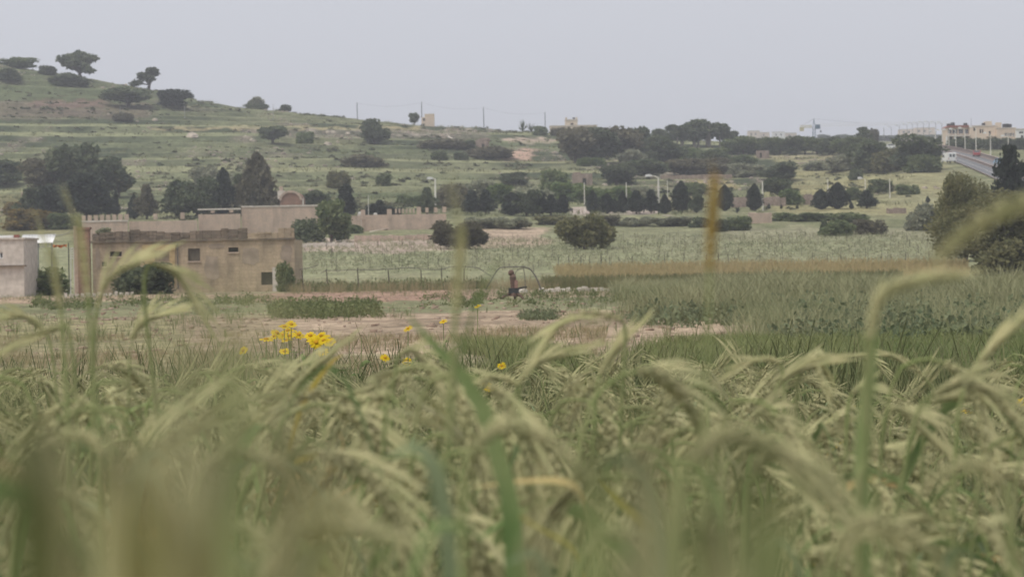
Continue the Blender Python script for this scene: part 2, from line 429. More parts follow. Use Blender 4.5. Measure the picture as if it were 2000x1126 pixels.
# ------------------------------------------------------------------ terrain mesh
def landcover(X, Y, z, k, f, hill):
    px0 = CX + F * X / np.maximum(Y, 1.0); py0 = HY - F * (z - CAMZ) / np.maximum(Y, 1.0)
    px = px0 + (py0 - HY) * ROLL; py = py0 - (px0 - CX) * ROLL
    n1 = fbm(X / 14, Y / 14, 21, 4); n2 = fbm(X / 3.2, Y / 6, 31, 4); n3 = fbm(X / 60, Y / 60, 41, 3)
    pxj = px + (n1 - 0.5) * np.where(Y < 75, 60, 60) + np.where(Y < 80, (fbm(X / 2.2, Y / 7, 18, 3) - .5) * 900, 0); pyj = py + (n2 - 0.5) * 14
    def c(*v): return np.array(v)[None, :] * np.ones((len(X), 1))
    green, pale, scrub = c(.150, .158, .082), c(.265, .255, .150), c(.085, .095, .058)
    soil, red, straw, rock = c(.31, .235, .165), c(.33, .215, .16), c(.34, .275, .16), c(.43, .36, .30)
    def mix(a, b, t):
        t = np.clip(t, 0, 1)[:, None]
        return a * (1 - t) + b * t
    C = mix(green, pale, (n2 - 0.35) * 2.2)
    # hillside: terraces of different crops, scrub and loose stone on the banks
    hsh = vnoise(k * 3.7 + 0.5, (X + 300) / 110 + 0.5, 77)
    hsh2 = vnoise(k * 5.3 + 0.5, (X + 300) / 70 + 0.5, 99)
    tread = mix(mix(c(.15, .168, .088), c(.255, .255, .145), hsh * 1.9 - .3), straw, np.clip(hsh2 - .72, 0, 1) * 1.4)
    tread = mix(tread, c(.19, .165, .115), np.clip(n3 - .62, 0, 1) * 3 * (hsh2 < .3))
    tread = tread * (0.78 + 0.44 * n2)[:, None]
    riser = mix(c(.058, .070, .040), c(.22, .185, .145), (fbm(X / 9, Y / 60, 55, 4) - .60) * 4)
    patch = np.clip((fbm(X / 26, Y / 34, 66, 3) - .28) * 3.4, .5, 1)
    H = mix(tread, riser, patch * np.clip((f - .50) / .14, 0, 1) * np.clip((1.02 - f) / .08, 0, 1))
    H = H * np.array([[1.02, 1.03, 1.0]])
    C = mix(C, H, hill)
    upper = np.clip((py - 245) / -40, 0, 1) * np.clip((500 - px) / 200, 0, 1) * hill
    C = mix(C, mix(c(.10, .118, .06), c(.15, .12, .095), (n1 - .5) * 5), upper * 0.75)
    def reg(x0, x1, y0, y1, col, s=1.0, e=8):
        nonlocal C
        a = np.clip((pxj - x0) / (e * 2), 0, 1) * np.clip((x1 - pxj) / (e * 2), 0, 1) * np.clip((pyj - y0) / e + .5, 0, 1) * np.clip((y1 - pyj) / e + .5, 0, 1)
        C = mix(C, col * (0.8 + 0.4 * n2)[:, None], a * s)
    farm = (Y > 215)
    # valley floor
    lo = ((Y > 17) & (Y <= 215)).astype(float)
    base = mix(mix(green, pale, n2), soil, (n1 - .5) * 3)
    C = mix(C, base, lo)
    # rows in this block are the ground's own distances, in metres
    def band(x0, x1, Y0, Y1, col, s=1.0):
        nonlocal C
        Yj = Y * (1 + (n1 - .5) * .14)
        a = np.clip((pxj - x0) / 40, 0, 1) * np.clip((x1 - pxj) / 40, 0, 1) * ((Yj > Y0) & (Yj < Y1))
        C = mix(C, col * (0.78 + 0.44 * n2)[:, None], a * s)
    band(330, 1480, 70, 116, mix(soil, c(.36, .275, .20), n2), .92)
    band(-900, 380, 66, 118, mix(soil, c(.24, .22, .12), n1 * 1.6), .9)
    band(480, 980, 150, 205, red, .9)
    band(-900, 520, 170, 205, c(.40, .29, .21), .85)
    band(880, 1320, 150, 205, soil, .75)
    band(1250, 2900, 17, 66, c(.135, .165, .07), .95)
    band(-900, 1250, 17, 66, mix(c(.15, .165, .08), soil, n1), .9)
    band(1450, 2900, 66, 195, c(.16, .17, .09), .9)
    # vineyard slope and the bare ground at its edges
    vin = (Y > 215) & (Y < 395)
    vcol = mix(c(.29, .275, .175), c(.22, .235, .13), n2 * 1.2)
    C = mix(C, vcol, vin.astype(float) * .95)
    reg(580, 900, 466, 492, c(.42, .33, .27), .9, 5)
    reg(880, 1075, 446, 482, c(.38, .29, .215), .9, 6)
    reg(1060, 1500, 440, 458, c(.20, .20, .115), .8)
    reg(1400, 1860, 444, 466, c(.27, .255, .165), .8)
    reg(-300, 160, 380, 460, c(.19, .17, .085), .7)
    # patches on the hill
    reg(965, 1050, 292, 313, c(.42, .29, .22), 1, 5)
    reg(985, 1095, 270, 279, c(.42, .33, .26), .9, 4)
    reg(1335, 1450, 348, 372, c(.30, .245, .12), .8)
    reg(1280, 1370, 383, 414, c(.33, .28, .18), .6)
    reg(1500, 1860, 305, 420, mix(pale, c(.30, .255, .12), n1), .75)
    reg(1480, 1700, 298, 310, c(.32, .28, .17), .8, 5)
    reg(1120, 1310, 405, 418, c(.46, .37, .33), .8, 4)
    reg(60, 205, 196, 210, c(.20, .13, .105), .8, 5)
    reg(-100, 300, 200, 232, c(.17, .125, .10), .55, 6)
    reg(290, 820, 248, 253, c(.36, .30, .17), .8, 3)
    reg(540, 960, 253, 270, mix(c(.14, .125, .095), rock, (n2 - .52) * 4), .65, 5)
    reg(240, 1000, 300, 372, mix(pale, c(.17, .185, .095), n2), .35)
    return np.clip(C, 0.01, 0.9)

def build_terrain():
    pxs = np.concatenate([np.linspace(-900, -60, 30), np.linspace(-50, 2050, 400), np.linspace(2060, 2900, 30)])
    u = (pxs - CX) / F
    Ys = np.concatenate([np.linspace(-55, 0, 8), np.linspace(1, 20, 22), np.geomspace(21, 210, 75), np.arange(212, 480, 2.2),
                         np.arange(480, 935, 1.15), np.linspace(936, 1000, 14), np.geomspace(1010, 4350, 40)])
    Yg, Ug = np.meshgrid(Ys, u, indexing='ij')
    Xg = Ug * (np.maximum(Yg, 0) + 14)
    X = Xg.ravel(); Y = Yg.ravel()
    z, k, f, hill = terr(X, Y)
    C = landcover(X, Y, z, k, f, hill)
    r, c = Yg.shape
    i = np.arange(r * c).reshape(r, c)
    Fq = np.stack([i[:-1, :-1], i[:-1, 1:], i[1:, 1:], i[1:, :-1]], -1).reshape(-1, 4)
    m = bpy.data.materials.new('fields and terraces'); m.use_nodes = True
    t = m.node_tree; N = t.nodes; L = t.links; p = N['Principled BSDF']
    p.inputs['Roughness'].default_value = 1.0; p.inputs['Specular IOR Level'].default_value = 0.05
    a = N.new('ShaderNodeAttribute'); a.attribute_name = 'cover'
    tc = N.new('ShaderNodeTexCoord')
    prev = a.outputs['Color']
    for sc, lo_, hi, st in ((2.2, .62, 1.38, (1, 0.45, 1)), (0.35, .75, 1.25, (1, .7, 1)), (14, .7, 1.3, (1, 1, 1))):
        mp = N.new('ShaderNodeMapping'); mp.inputs['Scale'].default_value = st
        nz = N.new('ShaderNodeTexNoise'); nz.inputs['Scale'].default_value = sc; nz.inputs['Detail'].default_value = 5
        mr = N.new('ShaderNodeMapRange'); mr.inputs['From Min'].default_value = .3; mr.inputs['From Max'].default_value = .7
        mr.inputs['To Min'].default_value = lo_; mr.inputs['To Max'].default_value = hi
        hv = N.new('ShaderNodeHueSaturation')
        L.new(tc.outputs['Object'], mp.inputs[0]); L.new(mp.outputs[0], nz.inputs['Vector']); L.new(nz.outputs['Fac'], mr.inputs['Value'])
        L.new(mr.outputs[0], hv.inputs['Value']); L.new(prev, hv.inputs['Color']); prev = hv.outputs[0]
    L.new(prev, p.inputs['Base Color'])
    nb = N.new('ShaderNodeTexNoise'); nb.inputs['Scale'].default_value = 3; nb.inputs['Detail'].default_value = 7
    L.new(tc.outputs['Object'], nb.inputs['Vector'])
    bp = N.new('ShaderNodeBump'); bp.inputs['Strength'].default_value = .8; bp.inputs['Distance'].default_value = .25
    L.new(nb.outputs['Fac'], bp.inputs['Height']); L.new(bp.outputs[0], p.inputs['Normal'])
    me = mesh_np('ground', np.stack([X, Y, z], 1), Fq, [m], smooth=True)
    ca = me.attributes.new('cover', 'FLOAT_COLOR', 'POINT')
    ca.data.foreach_set('color', np.concatenate([C, np.ones((len(C), 1))], 1).astype(np.float32).ravel())
    o = link('ground', me)
    o['kind'] = 'structure'
build_terrain()
# ==NEXT==

# ------------------------------------------------------------------ foliage
def leafcloud(P, size, rg, up=0.0, aspect=1.6, outward=None):
    """one bent leaf-clump card (two triangles, folded) at each point"""
    n = len(P)
    d = rg.normal(size=(n, 3)); d[:, 2] += up
    if outward is not None: d += outward
    d /= np.linalg.norm(d, axis=1)[:, None] + 1e-9
    r = rg.normal(size=(n, 3)); e = np.cross(d, r); e /= np.linalg.norm(e, axis=1)[:, None] + 1e-9
    g = np.cross(d, e)
    s = size * rg.uniform(.55, 1.35, (n, 1))
    a = P - d * s * aspect * .5
    b = P + e * s * .5 + g * s * .18
    c = P + d * s * aspect * .5
    q = P - e * s * .5 + g * s * .18
    V = np.stack([a, b, c, q], 1).reshape(-1, 3)
    i = np.arange(n)[:, None] * 4
    Fc = np.concatenate([i + np.array([[0, 1, 2]]), i + np.array([[0, 2, 3]])])
    return V, Fc

def lobes_pts(lobes, n, rg, inner=.45):
    wts = np.array([l[1][0] * l[1][1] * l[1][2] for l in lobes]) ** .7
    idx = rg.choice(len(lobes), n, p=wts / wts.sum())
    d = rg.normal(size=(n, 3)); d /= np.linalg.norm(d, axis=1)[:, None]
    r = inner + (1 - inner) * rg.random(n) ** .6
    r *= 0.86 + .28 * rg.random(n)
    c = np.array([l[0] for l in lobes])[idx]; rad = np.array([l[1] for l in lobes])[idx]
    return c + d * rad * r[:, None], d

CROWN, TRUNK = {}, {}
def tree_mesh(kind, var):
    key = (kind, var)
    if key in CROWN: return CROWN[key], TRUNK[key]
    rg = np.random.default_rng(sum(map(ord, kind)) * 13 + var * 101)
    r = random.Random(sum(map(ord, kind)) * 7 + var)
    tb = MB(); lobes = []; n = 1500; size = .075; up = 0.2; outw = None; inner = .45
    if kind in ('broad', 'bigbroad'):
        n = 3200 if kind == 'broad' else 17000; size = .056 if kind == 'broad' else .021
        k = 13 if kind == 'broad' else 30
        for i in range(k):
            t = r.uniform(0, 2 * math.pi); q = math.sqrt(r.random()) * .33; z = r.uniform(.2, .8)
            q *= 1 - max(0, z - .45) * .95
            s = r.uniform(.13, .22)
            lobes.append(((q * math.cos(t), q * math.sin(t), z), (s * 1.1, s * 1.1, s * .9)))
        lobes.append(((0, 0, .45), (.3, .3, .3)))
        tb.tube([(0, 0, -.12), (.01, 0, .15), (0, .01, .45)], [.035, .03, .015], 6)
        for i in range(6):
            t = i * 1.05 + r.random(); tb.tube([(0, 0, .12), (.12 * math.cos(t), .12 * math.sin(t), .3), (.27 * math.cos(t), .27 * math.sin(t), .55)], [.022, .014, .005], 5)
    elif kind == 'shrub':
        n = 2600; size = .068
        for i in range(11):
            t = r.uniform(0, 2 * math.pi); q = math.sqrt(r.random()) * .36; z = r.uniform(.12, .66) * (1 - q)
            s = r.uniform(.14, .24)
            lobes.append(((q * math.cos(t), q * math.sin(t), z + .08), (s, s, s * 1.15)))
        lobes.append(((0, 0, .3), (.36, .36, .34)))
        for i in range(7):
            t = i * .9; lobes.append(((.3 * math.cos(t), .3 * math.sin(t), .12), (.18, .18, .16)))
        for i in range(5):
            t = i * 1.25; tb.tube([(.03 * math.cos(t), .03 * math.sin(t), -.1), (.16 * math.cos(t), .16 * math.sin(t), .4)], [.02, .006], 5)
    elif kind == 'umbrella':
        n = 2600; size = .055
        tb.tube([(-.02, 0, -.1), (.0, 0, .12), (.05, .01, .24)], [.05, .04, .03], 7)
        for i in range(20):
            t = i * 2.4 + r.uniform(-.3, .3); q = r.uniform(.05, .40); z = .36 + .46 * (1 - (q / .46) ** 2) * r.uniform(.55, 1)
            if math.cos(t) < -.3 and r.random() < .6: z -= .2
            c = (q * math.cos(t) + .03, q * math.sin(t), z)
            s = r.uniform(.08, .14)
            lobes.append((c, (s * 1.2, s * 1.2, s * .85)))
            tb.tube([(.03, 0, .2), (c[0] * .5, c[1] * .5, .2 + (z - .2) * .5), c], [.022, .014, .005], 5)
        inner = .25
    elif kind == 'euc':
        n = 2800; size = .052
        for i in range(10):
            t = r.uniform(0, 6.28); q = r.uniform(0, .3); z = r.uniform(.35, .86)
            s = r.uniform(.12, .2); lobes.append(((q * math.cos(t), q * math.sin(t), z), (s, s, s * .9)))
        for i in range(4):
            x = r.uniform(-.12, .12); y = r.uniform(-.1, .1); tb.tube([(x * .6, y, -.08), (x, y, .3), (x * 1.9, y * 1.3, .75)], [.03, .024, .008], 6)
    elif kind == 'wispy':
        n = 4200; size = .05; up = 1.6
        for i in range(15):
            t = r.uniform(0, 6.28); q = math.sqrt(r.random()) * .38; z = r.uniform(.15, .74) * (1 - .5 * q)
            s = r.uniform(.12, .2); lobes.append(((q * math.cos(t), q * math.sin(t), z + .1), (s * .9, s * .9, s * 1.3)))
        lobes.append(((0, 0, .35), (.33, .33, .3)))
        for i in range(7):
            t = i * .9; tb.tube([(.04 * math.cos(t), .04 * math.sin(t), -.1), (.1 * math.cos(t), .1 * math.sin(t), .3), (.26 * math.cos(t), .26 * math.sin(t), .7)], [.018, .012, .004], 5)
    if kind == 'cone':
        n = 3000; size = .05
        t = rg.random(n) ** 1.3
        ang = rg.uniform(0, 6.283, n)
        prof = (1 - t) ** .72 * .5 + .012
        wob = 1 + .16 * np.sin(ang * 4 + t * 12) + .14 * np.sin(ang * 7 - t * 23) + rg.normal(size=n) * .07
        rr = prof * wob * (.3 + .7 * rg.random(n) ** .45)
        P = np.stack([rr * np.cos(ang), rr * np.sin(ang), .04 + t * .95], 1)
        V, Fc = leafcloud(P, size, rg, up=1.3, aspect=1.8)
        tb.tube([(0, 0, -.12), (0, 0, .5), (0, 0, .95)], [.035, .03, .006], 6)
    elif kind in ('cypress', 'fatcypress'):
        n = 2800; size = .052
        t = rg.random(n) ** .9
        prof = (np.minimum(t / .16, 1) ** .6) * (1 - np.clip((t - .25) / .77, 0, 1) ** (1.5 if kind == 'cypress' else 2.6)) * .46
        ang = rg.uniform(0, 6.283, n)
        wob = 1 + .22 * np.sin(ang * 3 + t * 9 + var) + .16 * np.sin(ang * 5 - t * 17 + var * 2)
        rr = prof * wob * (.35 + .65 * rg.random(n) ** .5)
        P = np.stack([rr * np.cos(ang), rr * np.sin(ang), .05 + t * .95], 1)
        V, Fc = leafcloud(P, size, rg, up=2.2, aspect=2.0)
        tb.tube([(0, 0, -.12), (0, 0, .5), (0, 0, .95)], [.045, .03, .006], 6)
    elif kind in ('conifer', 'pine'):
        n = 3200; size = .048
        Ps = []
        nb = 46 if kind == 'conifer' else 34
        for i in range(nb):
            t = (i + r.random()) / nb
            z = .10 + .88 * t
            L = (1 - t) ** (.8 if kind == 'conifer' else .55) * .47 * r.uniform(.5, 1.12) + .03
            a = i * 2.4 + r.uniform(-.4, .4)
            k = max(8, int(n / nb * (.5 + L * 2)))
            q = rg.random(k) ** .7
            tilt = .22 if kind == 'conifer' else .35
            p = np.stack([q * L * math.cos(a), q * L * math.sin(a), z + q * L * tilt], 1) + rg.normal(size=(k, 3)) * np.array([.035, .035, .03])
            Ps.append(p)
            tb.tube([(0, 0, z), (L * math.cos(a) * .9, L * math.sin(a) * .9, z + L * tilt * .9)], [.009, .003], 4)
        P = np.concatenate(Ps); P[:, 2] = np.minimum(P[:, 2], 1.0)
        V, Fc = leafcloud(P, size, rg, up=.9, aspect=1.7)
        tb.tube([(0, 0, -.12), (0, 0, .4), (0, 0, .97)], [.04, .026, .005], 7)
    elif kind == 'agave':
        Ps = []
        vs = []; fs = []
        for i in range(26):
            a = i * 2.4; el = r.uniform(.25, 1.3); L = r.uniform(.4, .62)
            d = Vector((math.cos(a) * math.cos(el), math.sin(a) * math.cos(el), math.sin(el)))
            e = d.cross(Vector((0, 0, 1))).normalized() * .045
            b = len(vs); o = d * .06 + Vector((0, 0, .05))
            for p in (o - e * .7, o + e * .7, o + d * L * .55 + e, o + d * L * .55 - e, o + d * L + Vector((0, 0, .05))): vs.append(tuple(p))
            fs += [(b, b + 1, b + 2), (b, b + 2, b + 3), (b + 3, b + 2, b + 4)]
        V = np.array(vs); Fc = np.array(fs)
        tb.tube([(0, 0, -.1), (0, 0, .15)], [.06, .05], 6)
    elif lobes:
        P, d = lobes_pts(lobes, n, rg, inner)
        P[:, 2] = np.maximum(P[:, 2], .015)
        V, Fc = leafcloud(P, size, rg, up=up, outward=d * .8)
    lo_, hi_ = np.percentile(V[:, :2], 1.5, axis=0), np.percentile(V[:, :2], 98.5, axis=0)
    k_ = 1 / max((hi_ - lo_).mean(), .2); zt = 1 / np.percentile(V[:, 2], 99.6)
    V = V * np.array([k_, k_, zt])
    tb.v = [(a * k_, b * k_, c * zt) for a, b, c in tb.v]
    CROWN[key] = mesh_np('crown', V, Fc, [M['mid']])
    TRUNK[key] = tb.mesh('trunk', M['bark'])
    return CROWN[key], TRUNK[key]

NAMES = dict(broad=('broadleaf_tree', 'tree'), bigbroad=('broadleaf_tree', 'tree'), shrub=('shrub', 'shrub'), umbrella=('spreading_tree', 'tree'),
             euc=('eucalyptus_tree', 'tree'), wispy=('feathery_bush', 'bush'), cypress=('cypress_tree', 'tree'), fatcypress=('cypress_tree', 'tree'),
             conifer=('conifer_tree', 'tree'), cone=('conifer_tree', 'tree'), pine=('pine_tree', 'tree'), agave=('agave_plant', 'plant'))
tcount = 0
def tree(kind, tone, px, base, wpx, hpx, label, group=None, ymin=14, Y=None, zb=None):
    """width and height are given in photo pixels at the tree's own distance"""
    global tcount
    tcount += 1
    if Y is None:
        X, Y, Z = at(px, base, ymin)
    else:
        X = XP(px, base, Y); Z = gz(X, Y) if zb is None else zb
    top = ZP(px, base - hpx, Y)
    h = max(top - Z, U(hpx, Y) * .6)
    cm, tm = tree_mesh(kind, tcount % 3)
    nm, cat = NAMES[kind]
    e = empty(nm, (X, Y, Z - .02), label, cat, group, rz=rnd.uniform(0, 6.28))
    wd = U(wpx, Y)
    e.scale = (wd, wd, h)
    c = link('crown', cm, e); t = link('stems' if kind in ('shrub', 'wispy') else 'trunk', tm, e)
    c.material_slots[0].link = 'OBJECT'; c.material_slots[0].material = M[tone]
    if kind == 'euc':
        t.material_slots[0].link = 'OBJECT'; t.material_slots[0].material = M['palebark']
    return e

def trees():
    T = tree
    # left hilltop
    T('umbrella', 'dark', 157, 158, 74, 58, 'largest spreading tree with an open crown, alone on the left hilltop')
    T('umbrella', 'dark', 291, 168, 52, 36, 'small wind-shaped tree on the ridge right of the hilltop tree')
    T('shrub', 'mid', 33, 132, 66, 19, 'low green scrub mound on the crest at the far left of the hilltop')
    T('shrub', 'dark', 92, 146, 34, 18, 'low dark bush on the crest just left of the hilltop tree')
    T('shrub', 'dark', 20, 158, 46, 24, 'brown-green bush below the crest at the left edge')
    T('shrub', 'dark', 138, 168, 66, 24, 'dark bushes spreading beneath the hilltop tree beside pale rocks')
    T('broad', 'dark', 250, 208, 84, 36, 'wide dark thicket tree, left one of the pair on the upper left slope')
    T('broad', 'cy', 337, 210, 64, 35, 'dark rounded tree, right one of the pair on the upper left slope')
    T('shrub', 'brown', 240, 236, 36, 16, 'small dark bush below the wide thicket on the left slope')
    T('shrub', 'grey', 502, 212, 32, 22, 'greyish bush on the skyline right of the left hill')
    T('shrub', 'dark', 556, 213, 22, 9, 'tiny dark bush on the skyline slope')
    T('shrub', 'dark', 500, 214, 40, 12, 'low dark bush just under the greyish skyline bush')
    # rubble terrace
    T('broad', 'dark', 533, 279, 52, 32, 'dark round tree under the rubble terrace, left of centre')
    T('shrub', 'mid', 596, 281, 30, 24, 'green bush under the rubble terrace')
    T('broad', 'dark', 731, 282, 52, 50, 'tall dark round tree at the terrace edge on the slope')
    T('broad', 'dark', 809, 238, 18, 17, 'small round tree beside the hut on the skyline')
    T('shrub', 'dark', 914, 291, 34, 17, 'dark bush left of the ruined stone hut on the slope')
    T('shrub', 'brown', 955, 308, 84, 22, 'long brown scrub patch below the ruined stone hut')
    T('shrub', 'mid', 858, 313, 32, 18, 'left of two green bushes on the middle terrace')
    T('shrub', 'dark', 901, 313, 26, 16, 'right of two green bushes on the middle terrace')
    T('broad', 'dark', 1004, 362, 50, 26, 'dark low tree standing alone on the pale green terrace')
    T('shrub', 'mid', 1055, 264, 27, 18, 'round green bush on the skyline left of the pale farmhouse')
    T('shrub', 'brown', 1090, 265, 28, 16, 'brownish bush in front of the pale farmhouse')
    T('agave', 'dark', 1021, 251, 20, 19, 'left spiky agave plant on the skyline', 'agaves on the skyline')
    T('agave', 'dark', 1037, 252, 18, 14, 'right spiky agave plant on the skyline', 'agaves on the skyline')
    T('shrub', 'bright', 1158, 270, 44, 22, 'green dome of bush right of the pale farmhouse')
    T('shrub', 'brown', 715, 326, 76, 24, 'wide brown scrub bush on the middle terraces')
    T('shrub', 'mid', 715, 313, 40, 14, 'low green bush above the wide brown scrub')
    T('shrub', 'olive', 660, 366, 44, 32, 'yellowish olive bush above the vaulted chapel')
    T('shrub', 'mid', 750, 364, 26, 25, 'small rounded green bush on the pale terrace')
    T('shrub', 'brown', 860, 290, 90, 18, 'brown scrub bank left of the stone hut')
    # central wood
    T('broad', 'brown', 1125, 318, 78, 68, 'big brown-green tree at the left end of the central wood')
    T('broad', 'dark', 1168, 318, 80, 66, 'second big tree from the left in the central wood')
    T('broad', 'brown', 1212, 316, 82, 66, 'big brown-green tree in the middle of the central wood')
    T('broad', 'dark', 1246, 310, 56, 60, 'narrower tree at the right of the central wood with a high crown')
    T('broad', 'dark', 1298, 320, 66, 56, 'rounded dark tree right of the gap in the central wood')
    T('shrub', 'bright', 1140, 324, 26, 16, 'fresh green bush at the foot of the central wood, left one')
    T('shrub', 'bright', 1170, 324, 28, 16, 'fresh green bush at the foot of the central wood, right one')
    T('shrub', 'grey', 1240, 322, 52, 30, 'greyish bush at the foot of the central wood')
    T('shrub', 'dark', 1266, 322, 36, 24, 'dark bush under the gap in the central wood')
    T('shrub', 'mid', 1292, 262, 34, 10, 'flat green bush on the skyline left of the eucalyptus grove')
    for i, (x, ww, hh) in enumerate(((1328, 42, 44), (1357, 44, 54), (1386, 46, 54), (1412, 38, 48), (1432, 22, 32))):
        T('euc', 'dark', x, 288, ww, hh, ('leftmost', 'second', 'middle', 'fourth', 'small rightmost')[i] + ' eucalyptus of the dark skyline grove with pale trunks', 'eucalyptus grove on the skyline')
    T('broad', 'mid', 1425, 302, 38, 30, 'rounded green tree in front of the eucalyptus grove')
    T('shrub', 'bright', 1350, 312, 52, 22, 'bright green bush below the eucalyptus grove')
    T('shrub', 'mid', 1395, 314, 60, 24, 'green bushes between eucalyptus grove and field')
    T('broad', 'brown', 1330, 345, 74, 34, 'left brown tree of the belt across the middle slope')
    T('broad', 'brown', 1390, 340, 74, 32, 'right brown tree of the belt across the middle slope')
    T('broad', 'dark', 1265, 350, 80, 38, 'dark tree of the belt just behind the nearest street lamp')
    T('broad', 'dark', 1205, 362, 70, 40, 'dark bushy tree right of the small stone hut')
    T('shrub', 'mid', 1445, 325, 54, 22, 'green bush at the left of the small walled ruin')
    T('shrub', 'grey', 1460, 345, 70, 26, 'grey-green prickly scrub on the middle slope')
    # hedge belt at right
    for i, x in enumerate(range(1452, 1690, 24)):
        T('broad', ('mid', 'dark', 'mid')[i % 3], x, 302, 44, (36, 32, 34, 31, 35)[i % 5], ('first', 'second', 'third', 'fourth', 'fifth', 'sixth', 'seventh', 'eighth', 'ninth', 'tenth')[i] + ' hedge tree from the left in the long green belt under the crane', 'hedge belt under the crane')
    T('pine', 'dark', 1686, 296, 34, 48, 'tall loose dark tree at the right end of the hedge belt')
    T('broad', 'brown', 1708, 290, 18, 38, 'thin loose tree beside the tall one at the hedge end')
    T('broad', 'dark', 1698, 334, 74, 58, 'big dark tree left of the pair beside the road')
    T('broad', 'dark', 1790, 332, 92, 68, 'big dark domed tree, right of the pair beside the road')
    T('shrub', 'olive', 1745, 334, 78, 44, 'olive bush filling the gap between the two dark road trees')
    T('shrub', 'mid', 1800, 336, 66, 34, 'green bush in front of the dark domed tree')
    T('broad', 'dark', 1840, 286, 30, 22, 'dark tree at the left corner of the red-roofed house')
    for x, lb in ((1872, 'left'), (1905, 'middle'), (1938, 'third'), (1972, 'fourth'), (2004, 'last')):
        T('shrub', 'dark', x, 292, 46, 22, lb + ' dark garden bush below the houses by the road', 'bushes below the houses')
    # right slope
    T('broad', 'dark', 1524, 353, 68, 36, 'wide dark tree on the right slope below the hedge belt')
    T('broad', 'dark', 1520, 388, 50, 40, 'dark rounded tree standing beside the pale pole')
    T('shrub', 'bright', 1547, 400, 46, 30, 'bright green round bush in front of the grey retaining wall')
    T('fatcypress', 'cy', 1604, 409, 32, 40, 'left wide dark cypress of the pair on the right slope')
    T('fatcypress', 'cy', 1636, 408, 40, 52, 'right taller dark cypress of the pair on the right slope')
    T('conifer', 'cy', 1693, 407, 34, 36, 'lone dark conifer right of the cypress pair')
    T('shrub', 'mid', 1662, 390, 36, 24, 'green bush between the cypress pair and the lone conifer')
    T('shrub', 'mid', 1722, 376, 48, 26, 'green bush behind the lone conifer')
    T('shrub', 'mid', 1772, 380, 40, 20, 'green bush on the field right of the lone conifer')
    T('shrub', 'grey', 1598, 334, 52, 20, 'grey-green prickly pear scrub above the right field')
    T('shrub', 'grey', 1646, 332, 64, 30, 'larger grey-green scrub beside the dark road tree')
    T('shrub', 'dark', 1670, 350, 26, 20, 'small dark bush with a white lamp beside it')
    # cypress row
    for kind, x, b, ww, hh, lb in (
        ('conifer', 922, 419, 36, 48, 'leftmost bushy conifer of the row'), ('conifer', 949, 418, 32, 48, 'second bushy conifer of the row'),
        ('fatcypress', 1000, 421, 40, 46, 'left tree of the dense dark clump in the row'), ('broad', 1028, 422, 50, 50, 'broad middle tree of the dense dark clump in the row'),
        ('conifer', 1053, 421, 44, 48, 'right tree of the dense dark clump in the row'), ('conifer', 1076, 420, 30, 40, 'small end tree of the dense dark clump in the row'),
        ('conifer', 1100, 420, 30, 40, 'little conical tree right of the dense clump'),
        ('cypress', 1158, 417, 24, 46, 'narrow pointed cypress left of the double tree'), ('fatcypress', 1186, 417, 28, 40, 'left of the low double cypress'),
        ('cypress', 1201, 416, 14, 30, 'right of the low double cypress'), ('cypress', 1217, 416, 22, 44, 'thin cypress with a pole behind it'),
        ('conifer', 1243, 418, 34, 46, 'ragged conifer left of the street lamp'), ('conifer', 1272, 416, 32, 46, 'conical tree touching the street lamp'),
        ('cypress', 1299, 418, 24, 40, 'cypress right of the street lamp'), ('fatcypress', 1330, 415, 34, 62, 'tallest column-shaped cypress of the row'),
        ('broad', 1361, 415, 28, 38, 'thin-trunked tree right of the tallest cypress'), ('fatcypress', 1416, 412, 30, 52, 'cypress behind the blurred brown ear'),
        ('agave', 1440, 416, 18, 16, 'small spiky plant between two cypresses'), ('fatcypress', 1474, 412, 28, 54, 'flat-topped dark cypress beside the pale pole')):
        T(kind, 'cy' if kind != 'broad' else 'dark', x, b, ww, hh, lb, 'trees in the row along the lane')
    for x, b, hh in ((1502, 408, 12), (1526, 408, 9), (1557, 408, 9), (1663, 408, 15), (1812, 396, 14)):
        T('cypress', 'cy', x, b, 5 if hh < 14 else 8, hh, 'tiny young cypress sapling in the field right of the row', 'young cypress saplings')
    # behind the walled compound
    T('cone', 'brown', 503, 420, 92, 122, 'tallest brown-green conical tree behind the compound wall')
    T('cone', 'cy', 437, 420, 58, 92, 'dark ragged pine left of the tallest conical tree')
    T('conifer', 'dark', 470, 418, 46, 78, 'dark conifer between the ragged pine and the tallest tree')
    T('broad', 'dark', 385, 424, 64, 76, 'dense dark tree behind the wall, left of the ragged pine')
    T('conifer', 'dark', 345, 424, 60, 72, 'second dark tree behind the wall, with a loose outline')
    T('conifer', 'brown', 287, 428, 38, 68, 'brownish conifer behind the crenellated wall end')
    T('cypress', 'cy', 262, 428, 24, 50, 'small pointed cypress behind the wall pillars')
    T('cypress', 'cy', 226, 424, 15, 54, 'thin spire cypress, right one of two', 'thin spire cypresses')
    T('cypress', 'cy', 210, 424, 16, 58, 'thin spire cypress, left one of two', 'thin spire cypresses')
    T('pine', 'cy', 168, 430, 86, 92, 'big blackish pine behind the left end of the compound')
    T('pine', 'cy', 92, 432, 62, 70, 'ragged dark tree with a pale trunk at the far left')
    T('pine', 'dark', 62, 428, 56, 62, 'dark leaning tree left of the ragged one')
    T('shrub', 'dark', 120, 395, 60, 36, 'dark bush above the far left trees')
    T('broad', 'brown', 95, 386, 88, 76, 'brownish wood tree at the left of the hazy hillside wood')
    T('broad', 'dark', 148, 386, 96, 102, 'tallest tree of the hazy hillside wood at left')
    T('broad', 'dark', 198, 386, 90, 84, 'dark tree at the right of the hazy hillside wood')
    T('broad', 'olive', 232, 384, 50, 46, 'olive tree at the edge of the hazy hillside wood')
    T('broad', 'dark', 10, 360, 80, 46, 'dark wood tree cut by the left edge of the picture')
